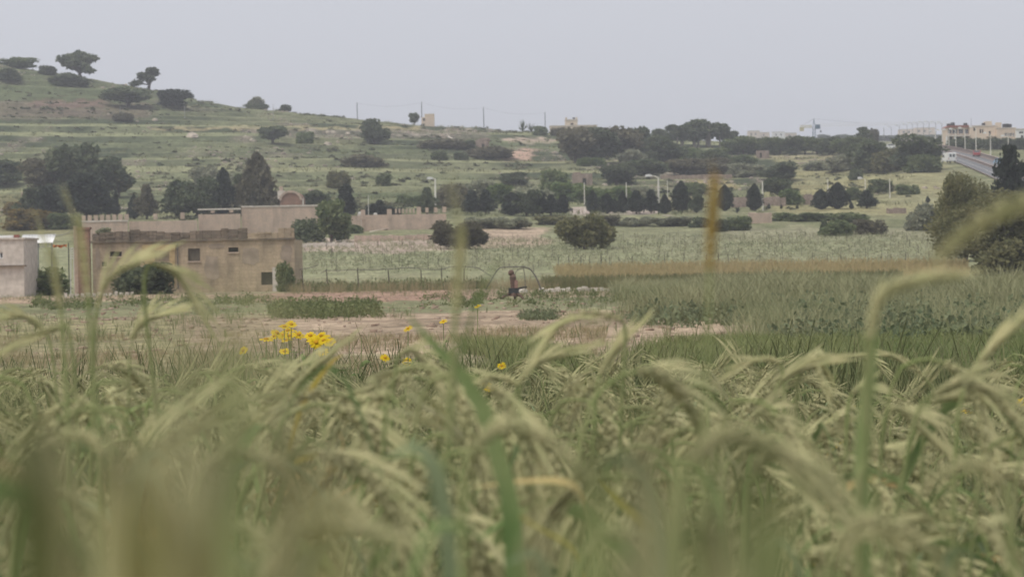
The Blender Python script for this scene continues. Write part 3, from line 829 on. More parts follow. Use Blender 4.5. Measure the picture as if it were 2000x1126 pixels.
    T('shrub', 'grey', 412, 372, 66, 46, 'grey bush on the slope above the ragged pine')
    T('shrub', 'gold', 62, 448, 100, 40, 'yellow-brown bush above the white canopy')
    T('shrub', 'mid', 130, 448, 60, 32, 'green bush left of the compound wall')
    T('shrub', 'gold', 30, 418, 40, 24, 'golden bush at the left below the hazy wood')
    T('conifer', 'cy', 676, 426, 42, 66, 'dark conifer right of the vaulted chapel')
    T('shrub', 'cy', 726, 424, 24, 26, 'left low dark tree behind the pillared wall')
    T('conifer', 'cy', 742, 424, 30, 34, 'middle low dark tree behind the pillared wall')
    T('shrub', 'cy', 765, 422, 34, 20, 'right low dark tree behind the pillared wall')
    T('conifer', 'dark', 834, 420, 36, 54, 'conifer behind the right end of the pillared wall')
    T('shrub', 'dark', 620, 398, 50, 26, 'dark bush on the slope right of the vaulted chapel')
    T('shrub', 'mid', 790, 398, 30, 18, 'left small bush on the slope above the pillared wall')
    T('shrub', 'mid', 810, 402, 28, 20, 'right small bush on the slope above the pillared wall')
    # scrub belt above the row
    for tone, x, b, ww, hh, lb in (
        ('brown', 885, 404, 60, 44, 'brownish bush right of the lamp beside the wall'), ('grey', 940, 392, 80, 40, 'greyish scrub above the conifer row, left end'),
        ('bright', 985, 398, 60, 38, 'green scrub above the conifer row'), ('grey', 1040, 400, 66, 34, 'green scrub above the dense clump'),
        ('mid', 1086, 376, 56, 44, 'dark scrub left of the small stone hut'), ('bright', 1112, 392, 60, 36, 'green scrub under the small stone hut'),
        ('bright', 1160, 396, 66, 30, 'fresh green scrub right of the small stone hut'), ('bright', 1205, 392, 60, 28, 'green scrub above the double cypress'),
        ('grey', 1250, 385, 60, 22, 'grey-green scrub behind the street lamp'), ('mid', 1350, 378, 54, 22, 'green scrub on the slope above the tallest cypress')):
        T('shrub', tone, x, b, ww, hh, lb)
    # low hedges below the row
    for tone, x, b, ww, hh, lb in (
        ('grey', 935, 446, 76, 26, 'grey hedge bush at the left below the row'), ('grey', 1000, 447, 84, 28, 'grey-green hedge bush below the dense clump'),
        ('olive', 1090, 438, 90, 20, 'olive hedge bush below the narrow cypress'), ('brown', 1180, 441, 80, 24, 'brown hedge bush below the double cypress'),
        ('grey', 1245, 442, 76, 22, 'grey hedge bush below the street lamp'), ('grey', 1310, 442, 84, 22, 'grey hedge bush below the tallest cypress'),
        ('dark', 1368, 444, 46, 24, 'dark hedge bush at the right below the row'), ('mid', 1440, 450, 56, 32, 'green bush left of the pinkish wall block'),
        ('dark', 1405, 452, 36, 28, 'dark bush behind the blurred brown ear'), ('mid', 1540, 432, 80, 20, 'green hedge right of the pinkish wall block'),
        ('mid', 1600, 432, 80, 20, 'green hedge below the cypress pair'), ('mid', 1665, 434, 70, 22, 'green hedge below the lone conifer')):
        T('wispy' if tone == 'grey' else 'shrub', tone, x, b, ww * .86, hh * .85, lb)
    T('wispy', 'olive', 1139, 486, 100, 66, 'big rounded feathery bush standing alone in the vineyard')
    T('wispy', 'brown', 893, 486, 110, 54, 'feathery brown bush left of the big rounded one')
    T('shrub', 'mid', 1632, 460, 60, 30, 'green bush at the vineyard edge, left of the reddish one')
    T('shrub', 'dark', 1612, 459, 20, 30, 'dark upright bush at the vineyard edge')
    T('shrub', 'brown', 1697, 458, 58, 30, 'reddish brown bush at the vineyard edge')
    T('shrub', 'grey', 1802, 450, 62, 52, 'grey round bush left of the big tree at right')
    # near right tree
    T('bigbroad', 'olive', 1960, 526, 205, 150, 'big dark olive tree at the right edge beyond the wheat', Y=232)
    T('bigbroad', 'olive', 1885, 470, 104, 128, 'tall olive-green tree at the right, left of the dark pine', Y=262)
    T('shrub', 'olive', 1960, 532, 110, 62, 'olive bush in front of the big tree at the right edge', Y=222)
    T('pine', 'cy', 1976, 420, 66, 136, 'dark pine at the right edge in front of the road', Y=330)
    # at the farmhouse
    T('shrub', 'dark', 285, 570, 104, 56, 'dark green bush against the front of the stone farmhouse', Y=206)
    T('shrub', 'mid', 559, 560, 34, 46, 'small green shrub at the right corner of the farmhouse', Y=208)
    T('shrub', 'grey', 205, 459, 30, 15, 'grey-green weed tuft growing on the farmhouse roof edge', Y=214, zb=ZP(205, 459, 214))
    T('broad', 'mid', 648, 474, 62, 82, 'green tree standing before the tall compound wall')
    T('shrub', 'dark', 602, 474, 58, 46, 'dark rounded bush left of the green tree before the wall')
    T('shrub', 'mid', 690, 456, 34, 18, 'low bush at the foot of the pillared wall')
    T('shrub', 'mid', 60, 560, 120, 40, 'green weeds bush between the hut and the farmhouse', Y=212)
trees()
# ==NEXT2==

# ------------------------------------------------------------------ buildings
def wall_mesh(x0, x1, z0, z1, depth, holes, reveal=.22):
    """solid block whose front (y = 0) has real recesses; holes are (xa, xb, za, zb)"""
    b = MB()
    xs = sorted({x0, x1, *[h[0] for h in holes], *[h[1] for h in holes]}); zs = sorted({z0, z1, *[h[2] for h in holes], *[h[3] for h in holes]})
    def q(*p):
        k = len(b.v); b.v.extend(p); b.f.append((k, k + 1, k + 2, k + 3))
    for i in range(len(xs) - 1):
        for j in range(len(zs) - 1):
            cx, cz = (xs[i] + xs[i + 1]) / 2, (zs[j] + zs[j + 1]) / 2
            if any(h[0] < cx < h[1] and h[2] < cz < h[3] for h in holes): continue
            q((xs[i], 0, zs[j]), (xs[i + 1], 0, zs[j]), (xs[i + 1], 0, zs[j + 1]), (xs[i], 0, zs[j + 1]))
    for (a, c, e, f) in holes:
        r = reveal
        q((a, 0, e), (a, r, e), (a, r, f), (a, 0, f)); q((c, 0, e), (c, 0, f), (c, r, f), (c, r, e))
        q((a, 0, f), (a, r, f), (c, r, f), (c, 0, f)); q((a, 0, e), (c, 0, e), (c, r, e), (a, r, e))
        q((a, r, e), (c, r, e), (c, r, f), (a, r, f))
    d = depth
    q((x0, 0, z0), (x0, 0, z1), (x0, d, z1), (x0, d, z0)); q((x1, 0, z0), (x1, d, z0), (x1, d, z1), (x1, 0, z1))
    q((x0, d, z0), (x0, d, z1), (x1, d, z1), (x1, d, z0)); q((x0, 0, z1), (x1, 0, z1), (x1, d, z1), (x0, d, z1))
    return b

def building(name, label, cat, px0, px1, pyt, Y, depth, mw, holes=(), pyb=None, group=None, roof=None, base=None):
    pm = (px0 + px1) / 2
    x0, x1 = XP(px0, pyt, Y), XP(px1, pyt, Y); xc = (x0 + x1) / 2
    zg = base if base is not None else min(gz(x0, Y), gz(x1, Y), gz(xc, Y))
    e = empty(name, (xc, Y, zg), label, cat, group)
    z1 = ZP(pm, pyt, Y) - zg
    hs = []
    for h in holes:
        a, b_ = XP(h[0], h[1], Y) - xc, XP(h[2], h[1], Y) - xc
        hm = (h[0] + h[2]) / 2
        hs.append((a, b_, ZP(hm, h[3], Y) - zg, ZP(hm, h[1], Y) - zg))
    wall_mesh(x0 - xc, x1 - xc, -.5, z1, depth, hs).build('wall', M[mw], e)
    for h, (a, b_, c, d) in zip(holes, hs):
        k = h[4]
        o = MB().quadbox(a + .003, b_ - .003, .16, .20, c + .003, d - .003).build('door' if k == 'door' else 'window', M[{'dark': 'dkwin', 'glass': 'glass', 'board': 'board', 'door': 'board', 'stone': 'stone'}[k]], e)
        if k == 'glass':
            fr = MB(); t = max(.06, (b_ - a) * .05)
            for xx in (a + .01, (a + b_) / 2 - t / 2, b_ - t - .01): fr.quadbox(xx, xx + t, .10, .155, c + .01, d - .01)
            fr.quadbox(a + .02, b_ - .02, .095, .15, d - t - .01, d - .012); fr.quadbox(a + .02, b_ - .02, .095, .15, c + .012, c + t + .01)
            fr.build('frame', M['white'], o)
    if roof:
        MB().quadbox(x0 - xc - .12, x1 - xc + .12, -.12, depth + .12, z1 + .003, z1 + roof).build('roof_edge', M['coping'], e)
    return e, xc, zg

def rel(e, px, py, Y):
    return XP(px, py, Y) - e.location.x, ZP(px, py, Y) - e.location.z

def farmhouse():
    Y = 212
    e, xc, zg = building('stone_farmhouse', 'long weathered limestone farmhouse with blackened parapet in front of the compound', 'house', 180, 575, 471, Y, 8, 'stone',
                         [(214.5, 491, 238, 500.5, 'dark'), (199, 511, 208, 520, 'dark'), (303, 496, 330, 545, 'stone'), (367, 485, 390.5, 509.5, 'board'), (446, 483, 465.5, 492, 'dark'), (510, 531, 533, 556, 'dark')])
    x0, _ = rel(e, 180, 471, Y); x1, zt = rel(e, 575, 471, Y)
    z1 = ZP(377.5, 471, Y) - zg
    # ledge and ragged parapet, laid stone by stone
    MB().quadbox(x0 - .1, x1 + .1, -.16, .25, z1 + .003, z1 + .13).build('ledge', M['stone_dark'], e)
    r = random.Random(4)
    x = x0
    while x < x1 - .1:
        wd = min(r.uniform(.45, .75), x1 - x)
        px = 180 + (x - x0) / (x1 - x0) * 395
        hh = .62 + .1 * math.sin(px / 31) + r.uniform(-.06, .08)
        if px > 475: hh = .44 + r.uniform(-.05, .08)
        if 532 < px < 572: hh = .74
        zz = z1 + .133; 
        for c in range(3):
            h = hh / 3 * r.uniform(.9, 1.1)
            dy = r.uniform(-.03, .03)
            MB().jbox(x + .012, x + wd - .012, -.02 + dy, .3 + dy, zz + .008, zz + h, .012, r).build('stone', M['stone_dark'] if px < 475 else M['stone'], e)
            zz += h + .004
        x += wd
    # lintel and jambs of the walled-up gateway in newer stone
    a, zc = rel(e, 278, 478, Y); b, zd = rel(e, 343, 489, Y); _, zb = rel(e, 310, 556, Y)
    MB().quadbox(a, b, -.10, -.003, zd, zc).build('lintel', M['stone_new'], e)
    l, _ = rel(e, 302, 489, Y); q, _ = rel(e, 331, 489, Y)
    MB().quadbox(a + .05, l, -.07, -.003, zb, zd - .004).build('jamb', M['stone_new'], e)
    MB().quadbox(q, b - .05, -.07, -.003, zb, zd - .004).build('jamb', M['stone_new'], e)
    for (pa, pb, pt) in ((213, 239.5, 501), (365.5, 392, 510), (444.5, 467, 492.5), (197.5, 209.5, 520.5)):
        sa, sz_ = rel(e, pa, pt, Y); sb, _ = rel(e, pb, pt, Y)
        MB().jbox(sa, sb, -.07, -.004, sz_ - .09, sz_ - .004, .006, r).build('sill', M['stone_pink'], e)
    for (pa, pb, pt, pq) in ((186, 197, 478, 530), (243, 268, 500, 548), (398, 431, 494, 552), (470, 508, 480, 520), (405, 440, 476, 486), (546, 573, 478, 512)):
        sa, za = rel(e, pa, pt, Y); sb, zb2 = rel(e, pb, pq, Y); n = 14
        pr = []
        for q_ in range(n):
            th = 2 * math.pi * q_ / n; rr_ = r.uniform(.72, 1.0)
            pr.append(((sa + sb) / 2 + (sb - sa) / 2 * rr_ * math.copysign(abs(math.cos(th)) ** .6, math.cos(th)), (za + zb2) / 2 + (za - zb2) / 2 * rr_ * math.copysign(abs(math.sin(th)) ** .6, math.sin(th))))
        MB().prism(pr, -.02, -.003).build('plaster_patch', M['plaster'], e)
    dx, dz = rel(e, 347, 474, Y)
    MB().tube([(dx, -.1, dz), (dx, -.1, .3)], [.05, .05], 6).build('drainpipe', M['oldpipe'], e)
    # drain and a pale leaning slab at the right
    g, gt = rel(e, 533, 522, Y); g2, gb = rel(e, 544, 558, Y)
    MB().quadbox(g, g2, -.5, -.34, -.2, gt).build('slab', M['coping'], e)
    # gate column
    Yc = 209
    p = empty('gate_column', (XP(165, 500, Yc), Yc, gz(XP(165, 500, Yc), Yc)), 'tall reddish stone column at the left end of the farmhouse', 'column')
    zt = ZP(165, 448, Yc) - p.location.z
    hw = U(11, Yc)
    z = -.2; k = 0
    while z < zt:
        h = r.uniform(.24, .3)
        MB().jbox(-hw, hw, -hw, hw, z + .006, min(z + h, zt) - .004, .008, r).build('stone', M['redbrick'], p)
        z += h
    MB().quadbox(-hw - .08, hw + .08, -hw - .08, hw + .08, zt + .003, zt + .16).build('cap', M['redbrick'], p)
    xl = U(15, Yc)
    MB().quadbox(-hw - .32, -hw - .02, -.2, .25, -.2, zt + .25).build('pier', M['stone_pink'], p)
farmhouse()

def compound():
    Y0, Y1 = at(165, 470)[1], at(868, 446)[1]
    def pos(px): return Y0 + (Y1 - Y0) * (px - 165) / 703
    segs = [('low', 158, 250, 433, 'stone_pink', True), ('low', 250.3, 386, 431, 'stone_pink', False), ('mid', 386.3, 470, 418, 'stone_pink', False),
            ('tall', 470.3, 632, 403.5, 'stone_pink', True), ('low', 632.3, 705, 422, 'stone_pink', False), ('low', 705.3, 872, 418.5, 'stone_pink', False)]
    e = empty('compound_wall', (XP(515, 440, pos(515)), pos(515), gz(XP(515, 440, pos(515)), pos(515))), 'long pinkish stone compound wall with pillars behind the farmhouse', 'wall')
    o = e.location
    for nm, a, b, top, mm, cop in segs:
        Ya, Yb = pos(a), pos(b)
        pm = (a + b) / 2
        xa, xb = XP(a, top, Ya) - o.x, XP(b, top, Yb) - o.x
        z1 = ZP(pm, top, pos(pm)) - o.z
        y = (Ya + Yb) / 2 - o.y
        zb = min(gz(xa + o.x, Ya), gz(xb + o.x, Yb)) - o.z - .6
        MB().quadbox(xa, xb, y, y + .45, zb, z1).build('wall_panel', M[mm], e)
        if cop: MB().quadbox(xa - .05, xb + .05, y - .08, y + .53, z1 + .003, z1 + .2).build('coping', M['coping'], e)
    def pil(px, top, bot, wpx, name='pillar'):
        Y = pos(px); x = XP(px, top, Y) - o.x; hw = U(wpx, Y) / 2
        seg = [s for s in segs if s[1] <= px <= s[2]][0]
        y = (pos(seg[1]) + pos(seg[2])) / 2 - o.y
        z1 = ZP(px, top, Y) - o.z; z0 = ZP((seg[1] + seg[2]) / 2, seg[3], pos((seg[1] + seg[2]) / 2)) - o.z - (.9 if wpx > 8 else 0) + .21
        MB().quadbox(x - hw, x + hw, y - .06, y + .5, z0, z1).build(name, M['stone_pink'], e)
    for i in range(8): pil(162 + i * 12.3, 420.5 - i * .35, 433, 7.4, 'merlon')
    for px, t in ((303, 417), (357, 415), (415, 411), (452, 408)): pil(px, t, 430, 7.5)
    for px, t, ww in ((708, 409, 8.4), (760, 408, 9), (818, 404, 8.5), (834, 405.5, 6), (851, 405, 6.4), (868, 404, 7.6)): pil(px, t, 418, ww)
    for px in (773, 780, 787, 794, 801, 808): pil(px, 407.5, 418, 3.4, 'merlon')
    # rail on the low stretch
    Y = pos(420); y = Y - o.y
    xa, za = XP(386, 409, Y) - o.x, ZP(386, 409, Y) - o.z; xb = XP(470, 407, Y) - o.x
    MB().quadbox(xa, xb, y, y + .4, za - .1, za + .1).build('coping', M['coping'], e)
    # vaulted chapel
    Yc = at(568, 428)[1] + 12
    c = empty('vaulted_chapel', (XP(568, 400, Yc), Yc, gz(XP(568, 400, Yc), Yc)), 'small pinkish chapel with a round barrel-vaulted front above the wall', 'chapel')
    hw = U(21, Yc); zs = ZP(568, 391, Yc) - c.location.z; zt = ZP(568, 373, Yc) - c.location.z
    prof = [(-hw, -.4), (hw, -.4), (hw, zs)] + [(hw * math.cos(t), zs + (zt - zs) * math.sin(t)) for t in np.linspace(.12, math.pi - .12, 14)] + [(-hw, zs)]
    MB().prism(prof, 0, 9).build('vault', M['redbrick'], c)
    ring = [(hw * 1.06 * math.cos(t), zs + (zt - zs) * 1.07 * math.sin(t)) for t in np.linspace(0, math.pi, 16)]
    inner = [(hw * .86 * math.cos(t), zs + (zt - zs) * .84 * math.sin(t)) for t in np.linspace(math.pi, 0, 16)]
    MB().prism(ring + inner, -.18, -.004).build('arch', M['stone_pink'], c)
    bx = -hw + U(2, Yc)
    MB().quadbox(bx - .6, bx + .6, .2, 1.4, zs + .3, ZP(549, 372, Yc) - c.location.z).build('turret', M['coping'], c)
    MB().quadbox(bx - .28, bx + .28, .5, 1.1, ZP(549, 372, Yc) - c.location.z + .003, ZP(549, 364, Yc) - c.location.z).build('finial', M['stone_pink'], c)
    MB().tube([(hw + .3, -.1, -.2), (hw + .3, -.1, zs + .3)], [.13, .13], 6).build('drainpipe', M['coping'], c)
    # white tombs behind the pillared wall
    for px, b, ww, hh, lb in ((703, 421, 9, 8, 'larger white domed tomb behind the pillared wall'), (733, 420, 7, 5, 'smaller white pointed tomb behind the pillared wall')):
        Yt = pos(px) + 6
        X = XP(px, b, Yt); Z = gz(X, Yt)
        t = empty('tomb', (X, Yt, Z), lb, 'tomb')
        h2 = U(ww, Yt) / 2; zt = ZP(px, b - hh, Yt) - Z; zm = zt - U(hh, Yt) * .55
        MB().quadbox(-h2, h2, 0, 1.2, -.3, zm).build('base', M['coping'], t)
        MB().prism([(-h2 * .9, zm + .003), (h2 * .9, zm + .003), (h2 * .75, zm + (zt - zm) * .7), (0, zt), (-h2 * .75, zm + (zt - zm) * .7)], .1, 1.1).build('top', M['white'], t)
compound()

def left_hut():
    Y = 205
    e, xc, zg = building('stone_hut', 'low stone hut cut by the left edge of the picture', 'hut', -40, 46, 468, Y, 6, 'coping', [(-6, 492, 6, 505, 'glass')], roof=.14)
    x0, z0 = rel(e, -2, 518, Y); x1, _ = rel(e, 50, 518, Y)
    MB().quadbox(rel(e, -40, 518, Y)[0], x1 + .1, -.25, -.003, z0 - .12, z0).build('ledge', M['stone_dark'], e)
    x2, z2 = rel(e, 20, 459, Y)
    MB().quadbox(rel(e, -10, 459, Y)[0], x2, 1, 3, ZP(3, 468, Y) - zg + .145, z2).build('roof_box', M['white'], e)
    MB().quadbox(rel(e, 26, 462, Y)[0], rel(e, 36, 462, Y)[0], .2, .6, ZP(3, 468, Y) - zg + .145, rel(e, 36, 458, Y)[1]).build('chimney', M['redroof'], e)
    # canopy
    Y = 213
    xa, za = XP(38, 459, Y), ZP(38, 459, Y); xb, zb = XP(103, 459, Y), ZP(103, 459, Y)
    zl = ZP(70, 475, Y)
    c = empty('canopy', ((xa + xb) / 2, Y, gz(xa, Y)), 'white corrugated canopy on posts between the hut and the farmhouse', 'canopy')
    o = c.location; n = 44
    V = []; Fq = []
    for i in range(n + 1):
        x = xa + (xb - xa) * i / n - o.x; d = .035 * math.sin(i * math.pi / 2)
        V += [(x, -.02 + d, zl - o.z), (x, 1.5 + d, za - o.z + .02), (x, 1.53 + d, za - o.z + .05), (x, 0.0 + d, zl - o.z + .04)]
    for i in range(n):
        for k in range(4):
            a, b = i * 4 + k, i * 4 + (k + 1) % 4
            Fq.append((a, b, b + 4, a + 4))
    link('sheet', mesh_np('sheet', np.array(V), np.array(Fq), [M['white']]), c)
    for px in (42, 74, 101):
        x = XP(px, 475, Y) - o.x
        MB().tube([(x, .15, -.2), (x, .15, zl - o.z)], [.05, .05], 6).build('post', M['metal'], c)
    zc, zd = ZP(88, 474.6, Y) - o.z, ZP(88, 481, Y) - o.z
    xc, xd = XP(75, 478, Y) - o.x, XP(102, 478, Y) - o.x
    fr = MB(); t = .05
    for x in (xc, xc + (xd - xc) * .22, xc + (xd - xc) * .34, xc + (xd - xc) * .64, xd - t): fr.quadbox(x, x + t, .2, .26, zd, zc)
    fr.quadbox(xc, xd, .205, .255, zd - t, zd); fr.quadbox(xc, xd, .205, .255, zc, zc + t)
    fr.build('window_frame', M['white'], c)
    # orange sheet hung on a pole
    Yt = 216; X = XP(117, 483, Yt); Z = gz(X, Yt)
    t = empty('tarpaulin', (X, Yt, Z), 'orange tarpaulin hanging right of the white canopy', 'tarpaulin')
    z1, z0 = ZP(117, 477, Yt) - Z, ZP(117, 483, Yt) - Z; hw = U(14, Yt)
    V = []; Fq = []; n = 20
    for i in range(n + 1):
        x = -hw + 2 * hw * i / n; sag = .06 * math.sin(i / n * math.pi)
        for k in range(5):
            f = k / 4
            V.append((x, .06 * math.sin(i * 1.1 + k), z1 - sag - (z1 - z0) * f * (.75 + .25 * math.sin(i * .7))))
    for i in range(n):
        for k in range(4): Fq.append((i * 5 + k, i * 5 + k + 1, i * 5 + k + 6, i * 5 + k + 5))
    sh = link('cloth', mesh_np('cloth', np.array(V), np.array(Fq), [M['orange']]), t)
    MB().tube([(-hw - .1, .1, -.2), (-hw - .1, .1, z1 + .1)], [.04, .04], 6).build('post', M['dkmetal'], t)
    MB().tube([(hw + .1, .1, -.2), (hw + .1, .1, z1 + .1)], [.04, .04], 6).build('post', M['dkmetal'], t)
    # white ladder-like frame against the column
    Yl = 210; X = XP(141, 503, Yl); Z = gz(X, Yl)
    g = empty('metal_ladder', (X, Yl, Z), 'short white metal ladder leaning by the gate column', 'ladder')
    za, zb = ZP(141, 503, Yl) - Z, ZP(141, 484, Yl) - Z; hw = U(4, Yl)
    MB().tube([(-hw * 1.1, 0, -.1), (-hw * .6, .1, zb)], [.035, .03], 5).build('rail', M['white'], g)
    MB().tube([(hw * 1.1, 0, -.1), (hw * .6, .1, zb)], [.035, .03], 5).build('rail', M['white'], g)
    for i in range(5):
        z = za + (zb - za) * i / 4 - .02
        MB().tube([(-hw, .06, z), (hw, .06, z)], [.025, .025], 5).build('rung', M['white'], g)
    # wire from canopy to the column
    A = Vector((xb, 213, zb + o.z if False else ZP(103, 458, 213))); B = Vector((XP(149, 443, 209), 209, ZP(149, 443, 209)))
    pts = [A.lerp(B, i / 10) - Vector((0, 0, .25 * math.sin(math.pi * i / 10))) for i in range(11)]
    tag(MB().tube(pts, [.02] * 11, 4).build('wire', M['metal']), 'thin wire slung from the white canopy to the gate column', 'wire')
left_hut()

def small_buildings():
    def Yat(px, py): return at(px, py)[1]
    # skyline
    Y = Yat(835, 238) - 2
    building('skyline_hut', 'square stone hut with a raised room on the skyline left of centre', 'hut', 823, 848, 229, Y, 4, 'sand', [(826, 231, 830, 236, 'dark')], base=gz(XP(835, 238, Y), Y))
    e2, _, _ = building('skyline_room', 'small pale upper room standing on the skyline hut', 'hut', 829, 848, 222.3, Y + .4, 3, 'pale', base=ZP(835.5, 229, Y) + .5)
    Y = 1010
    e, xc, zg = building('pale_farmhouse', 'long pale farmhouse with a square central tower on the skyline', 'house', 1074, 1166, 246, Y, 10, 'pale', [(1140, 248, 1144, 252, 'dark'), (1152, 248, 1156, 252, 'dark')], base=ZP(1120, 262, Y), roof=.3)
    e, xc, zg = building('farmhouse_tower', 'square central tower with an arched window on the pale farmhouse', 'tower', 1104, 1128, 235, Y + .8, 8, 'pale', [(1114, 240.5, 1120, 244, 'dark')], base=ZP(1116, 246, Y) + .31, roof=.35)
    zt = ZP(1116, 235, Y + .8) - zg + .36
    for px in (1106, 1126): 
        x = XP(px, 235, Y) - xc
        MB().quadbox(x - .35, x + .35, .1, .8, zt, zt + .7).build('merlon', M['pale'], e)
    MB().tube([(XP(1121, 235, Y) - xc, 1.5, zt), (XP(1121, 235, Y) - xc, 1.5, zt + .7)], [.35, .45], 8).build('water_tank', M['dkmetal'], e)
    # ruin on the slope
    Y = Yat(938, 289) - 1
    e, xc, zg = building('ruined_hut', 'ruined stone hut with a sloping broken roofline on the central slope', 'hut', 927, 955, 275, Y, 5, 'rubble', [(941, 281, 946, 290, 'dark')])
    zt = ZP(941, 275, Y) - zg
    x = XP(948, 275, Y) - xc
    MB().jbox(x - .8, x + 1.3, 0.05, 1.2, zt + .004, ZP(948, 270, Y) - zg, .12).build('broken_gable', M['rubble'], e)
    MB().prism([(XP(927, 275, Y) - xc, zt + .004), (x - .85, zt + .004), (x - .85, zt + .9), (XP(930, 275, Y) - xc, zt + .15)], .1, 3).build('broken_wall', M['rubble'], e)
    Y = Yat(1137, 360) - 1
    e, xc, zg = building('field_hut', 'small square stone hut among the scrub in the middle of the slope', 'hut', 1118, 1157, 339, Y, 5, 'rubble', [(1138, 348, 1145, 360, 'dark')])
    zt = ZP(1137.5, 339, Y) - zg
    MB().jbox(XP(1120, 339, Y) - xc, XP(1134, 339, Y) - xc, .05, 1.5, zt + .004, zt + .35, .06).build('broken_wall', M['rubble'], e)
    Y = Yat(1492, 309) - 1
    building('walled_ruin', 'low pale walled ruin on the right slope below the hedge belt', 'ruin', 1479, 1502, 294, Y, 4, 'rubble', [(1484, 298, 1488, 308, 'dark')])
    # walls
    for px0, px1, t, b, mm, lb in ((1462, 1508, 413, 436, 'stone_pink', 'pinkish wall block beside the field below the cypresses'),
                                   (1557, 1600, 379, 400, 'rubble', 'grey retaining wall behind the bright green bush'),
                                   (1428, 1462, 385, 405, 'rubble', 'grey retaining wall left of the flat-topped cypress'),
                                   (1485, 1535, 384, 402, 'rubble', 'grey retaining wall between pale pole and bright bush'),
                                   (1732, 1770, 406, 417, 'rubble', 'low pink rubble wall in the right field'),
                                   (1290, 1430, 341, 350, 'rubble', 'long low rubble wall running across the middle slope'),
                                   (42, 66, 374, 390, 'stone_pink', 'small pinkish wall among the trees at the far left')):
        Y = Yat((px0 + px1) / 2, b)
        x0, x1 = XP(px0, b, Y), XP(px1, b, Y)
        zg = min(gz(x0, Y), gz(x1, Y)); e = empty('field_wall', ((x0 + x1) / 2, Y, zg), lb, 'wall')
        z1 = ZP((px0 + px1) / 2, t, Y) - zg; n = max(3, int((x1 - x0) / 1.1)); r = random.Random(px0)
        xs = np.linspace(x0, x1, n + 1) - e.location.x
        for i in range(n):
            h = z1 * r.uniform(.86, 1.04)
            MB().jbox(xs[i] + .01, xs[i + 1] - .01, 0, .6, -.6, h, .05, r).build('stone_course', M[mm], e)
    # vineyard rear walls
    for px0, px1, t, b, lb in ((578, 690, 474, 482, 'pale low wall at the vineyard edge right of the farmhouse'), (692, 868, 459, 470, 'tan retaining wall below the pillared compound wall')):
        Y = Yat((px0 + px1) / 2, b)
        x0, x1 = XP(px0, b, Y), XP(px1, b, Y); zg = min(gz(x0, Y), gz(x1, Y)); e = empty('retaining_wall', ((x0 + x1) / 2, Y, zg), lb, 'wall')
        n = 16; xs = np.linspace(x0, x1, n + 1) - e.location.x; r = random.Random(px0); z1 = ZP((px0 + px1) / 2, t, Y) - zg
        for i in range(n): MB().jbox(xs[i] + .01, xs[i + 1] - .01, 0, .5, -.6, z1 * r.uniform(.85, 1.1), .04, r).build('stone', M['stone_pink' if px0 > 600 else 'coping'], e)
    # bleached path
    for pts, lb in ((((722, 456), (745, 451), (770, 447), (795, 445)), 'path'), (((640, 477), (655, 474), (680, 473)), 'path'),
                    (((875, 268), (885, 273), (900, 279), (910, 284)), 'path')):
        V = []; Fq = []
        for i, (a, b) in enumerate(pts):
            X, Y, Z = at(a, b); w_ = (U(5, Y) * 2.5)
            V += [(X, Y - w_, gz(X, Y - w_) + .25), (X, Y + w_, gz(X, Y + w_) + .25)]
        for i in range(len(pts) - 1): Fq.append((2 * i, 2 * i + 2, 2 * i + 3, 2 * i + 1))
        o = link('path', mesh_np('path', np.array(V), np.array(Fq), [M['paving']])); o['kind'] = 'structure'
    # boulders
    for i, (px, py, s, lb) in enumerate(((143, 157, 12, 'pale rock left of the hilltop tree trunk'), (152, 164, 10, 'pale rock under the hilltop tree'), (166, 168, 13, 'white flat rock right below the hilltop tree'),
            (246, 163, 9, 'pale rock on the crest between the two hilltop trees'), (267, 172, 9, 'pinkish rock below the small ridge tree'), (303, 235, 14, 'white rock heap on the left slope'),
            (268, 238, 8, 'small white rock left of the rock heap'), (376, 268, 26, 'wide grey-pink rock outcrop on the terraced slope'), (480, 268, 10, 'pale rock at the left of the rubble terrace'),
            (492, 275, 12, 'larger pale rock at the left of the rubble terrace'), (586, 279, 9, 'pale rock under the rubble terrace'), (640, 283, 18, 'long white rock ledge on the terrace'),
            (602, 263, 10, 'pale rock in the rubble bank'), (640, 260, 12, 'pink rock in the rubble bank'), (680, 262, 12, 'pale rock near the tall round tree'), (765, 268, 8, 'small white stone right of the tall round tree'),
            (1181, 362, 14, 'pinkish rock below the small square hut'), (1690, 300, 6, 'small pale stone by the field edge'))):
        X, Y, Z = at(px, py); r = random.Random(i + 50); h = U(s, Y)
        b = MB(); rings = 5
        for a in range(rings):
            th = math.pi / 2 * a / (rings - 1) * 1.0
            for k in range(9):
                ph = 2 * math.pi * k / 9; rr = h / 2 * math.cos(th * .92) * r.uniform(.75, 1.15)
                b.v.append((rr * math.cos(ph), rr * math.sin(ph) * .8, -.2 + h * .42 * math.sin(th) * r.uniform(.75, 1.1)))
        for a in range(rings - 1):
            for k in range(9): b.f.append((a * 9 + k, a * 9 + (k + 1) % 9, (a + 1) * 9 + (k + 1) % 9, (a + 1) * 9 + k))
        b.f.append(tuple((rings - 1) * 9 + k for k in range(9)))
        o = b.build('boulder', M['rock']); o.location = (X, Y, Z); tag(o, lb, 'rock')
small_buildings()

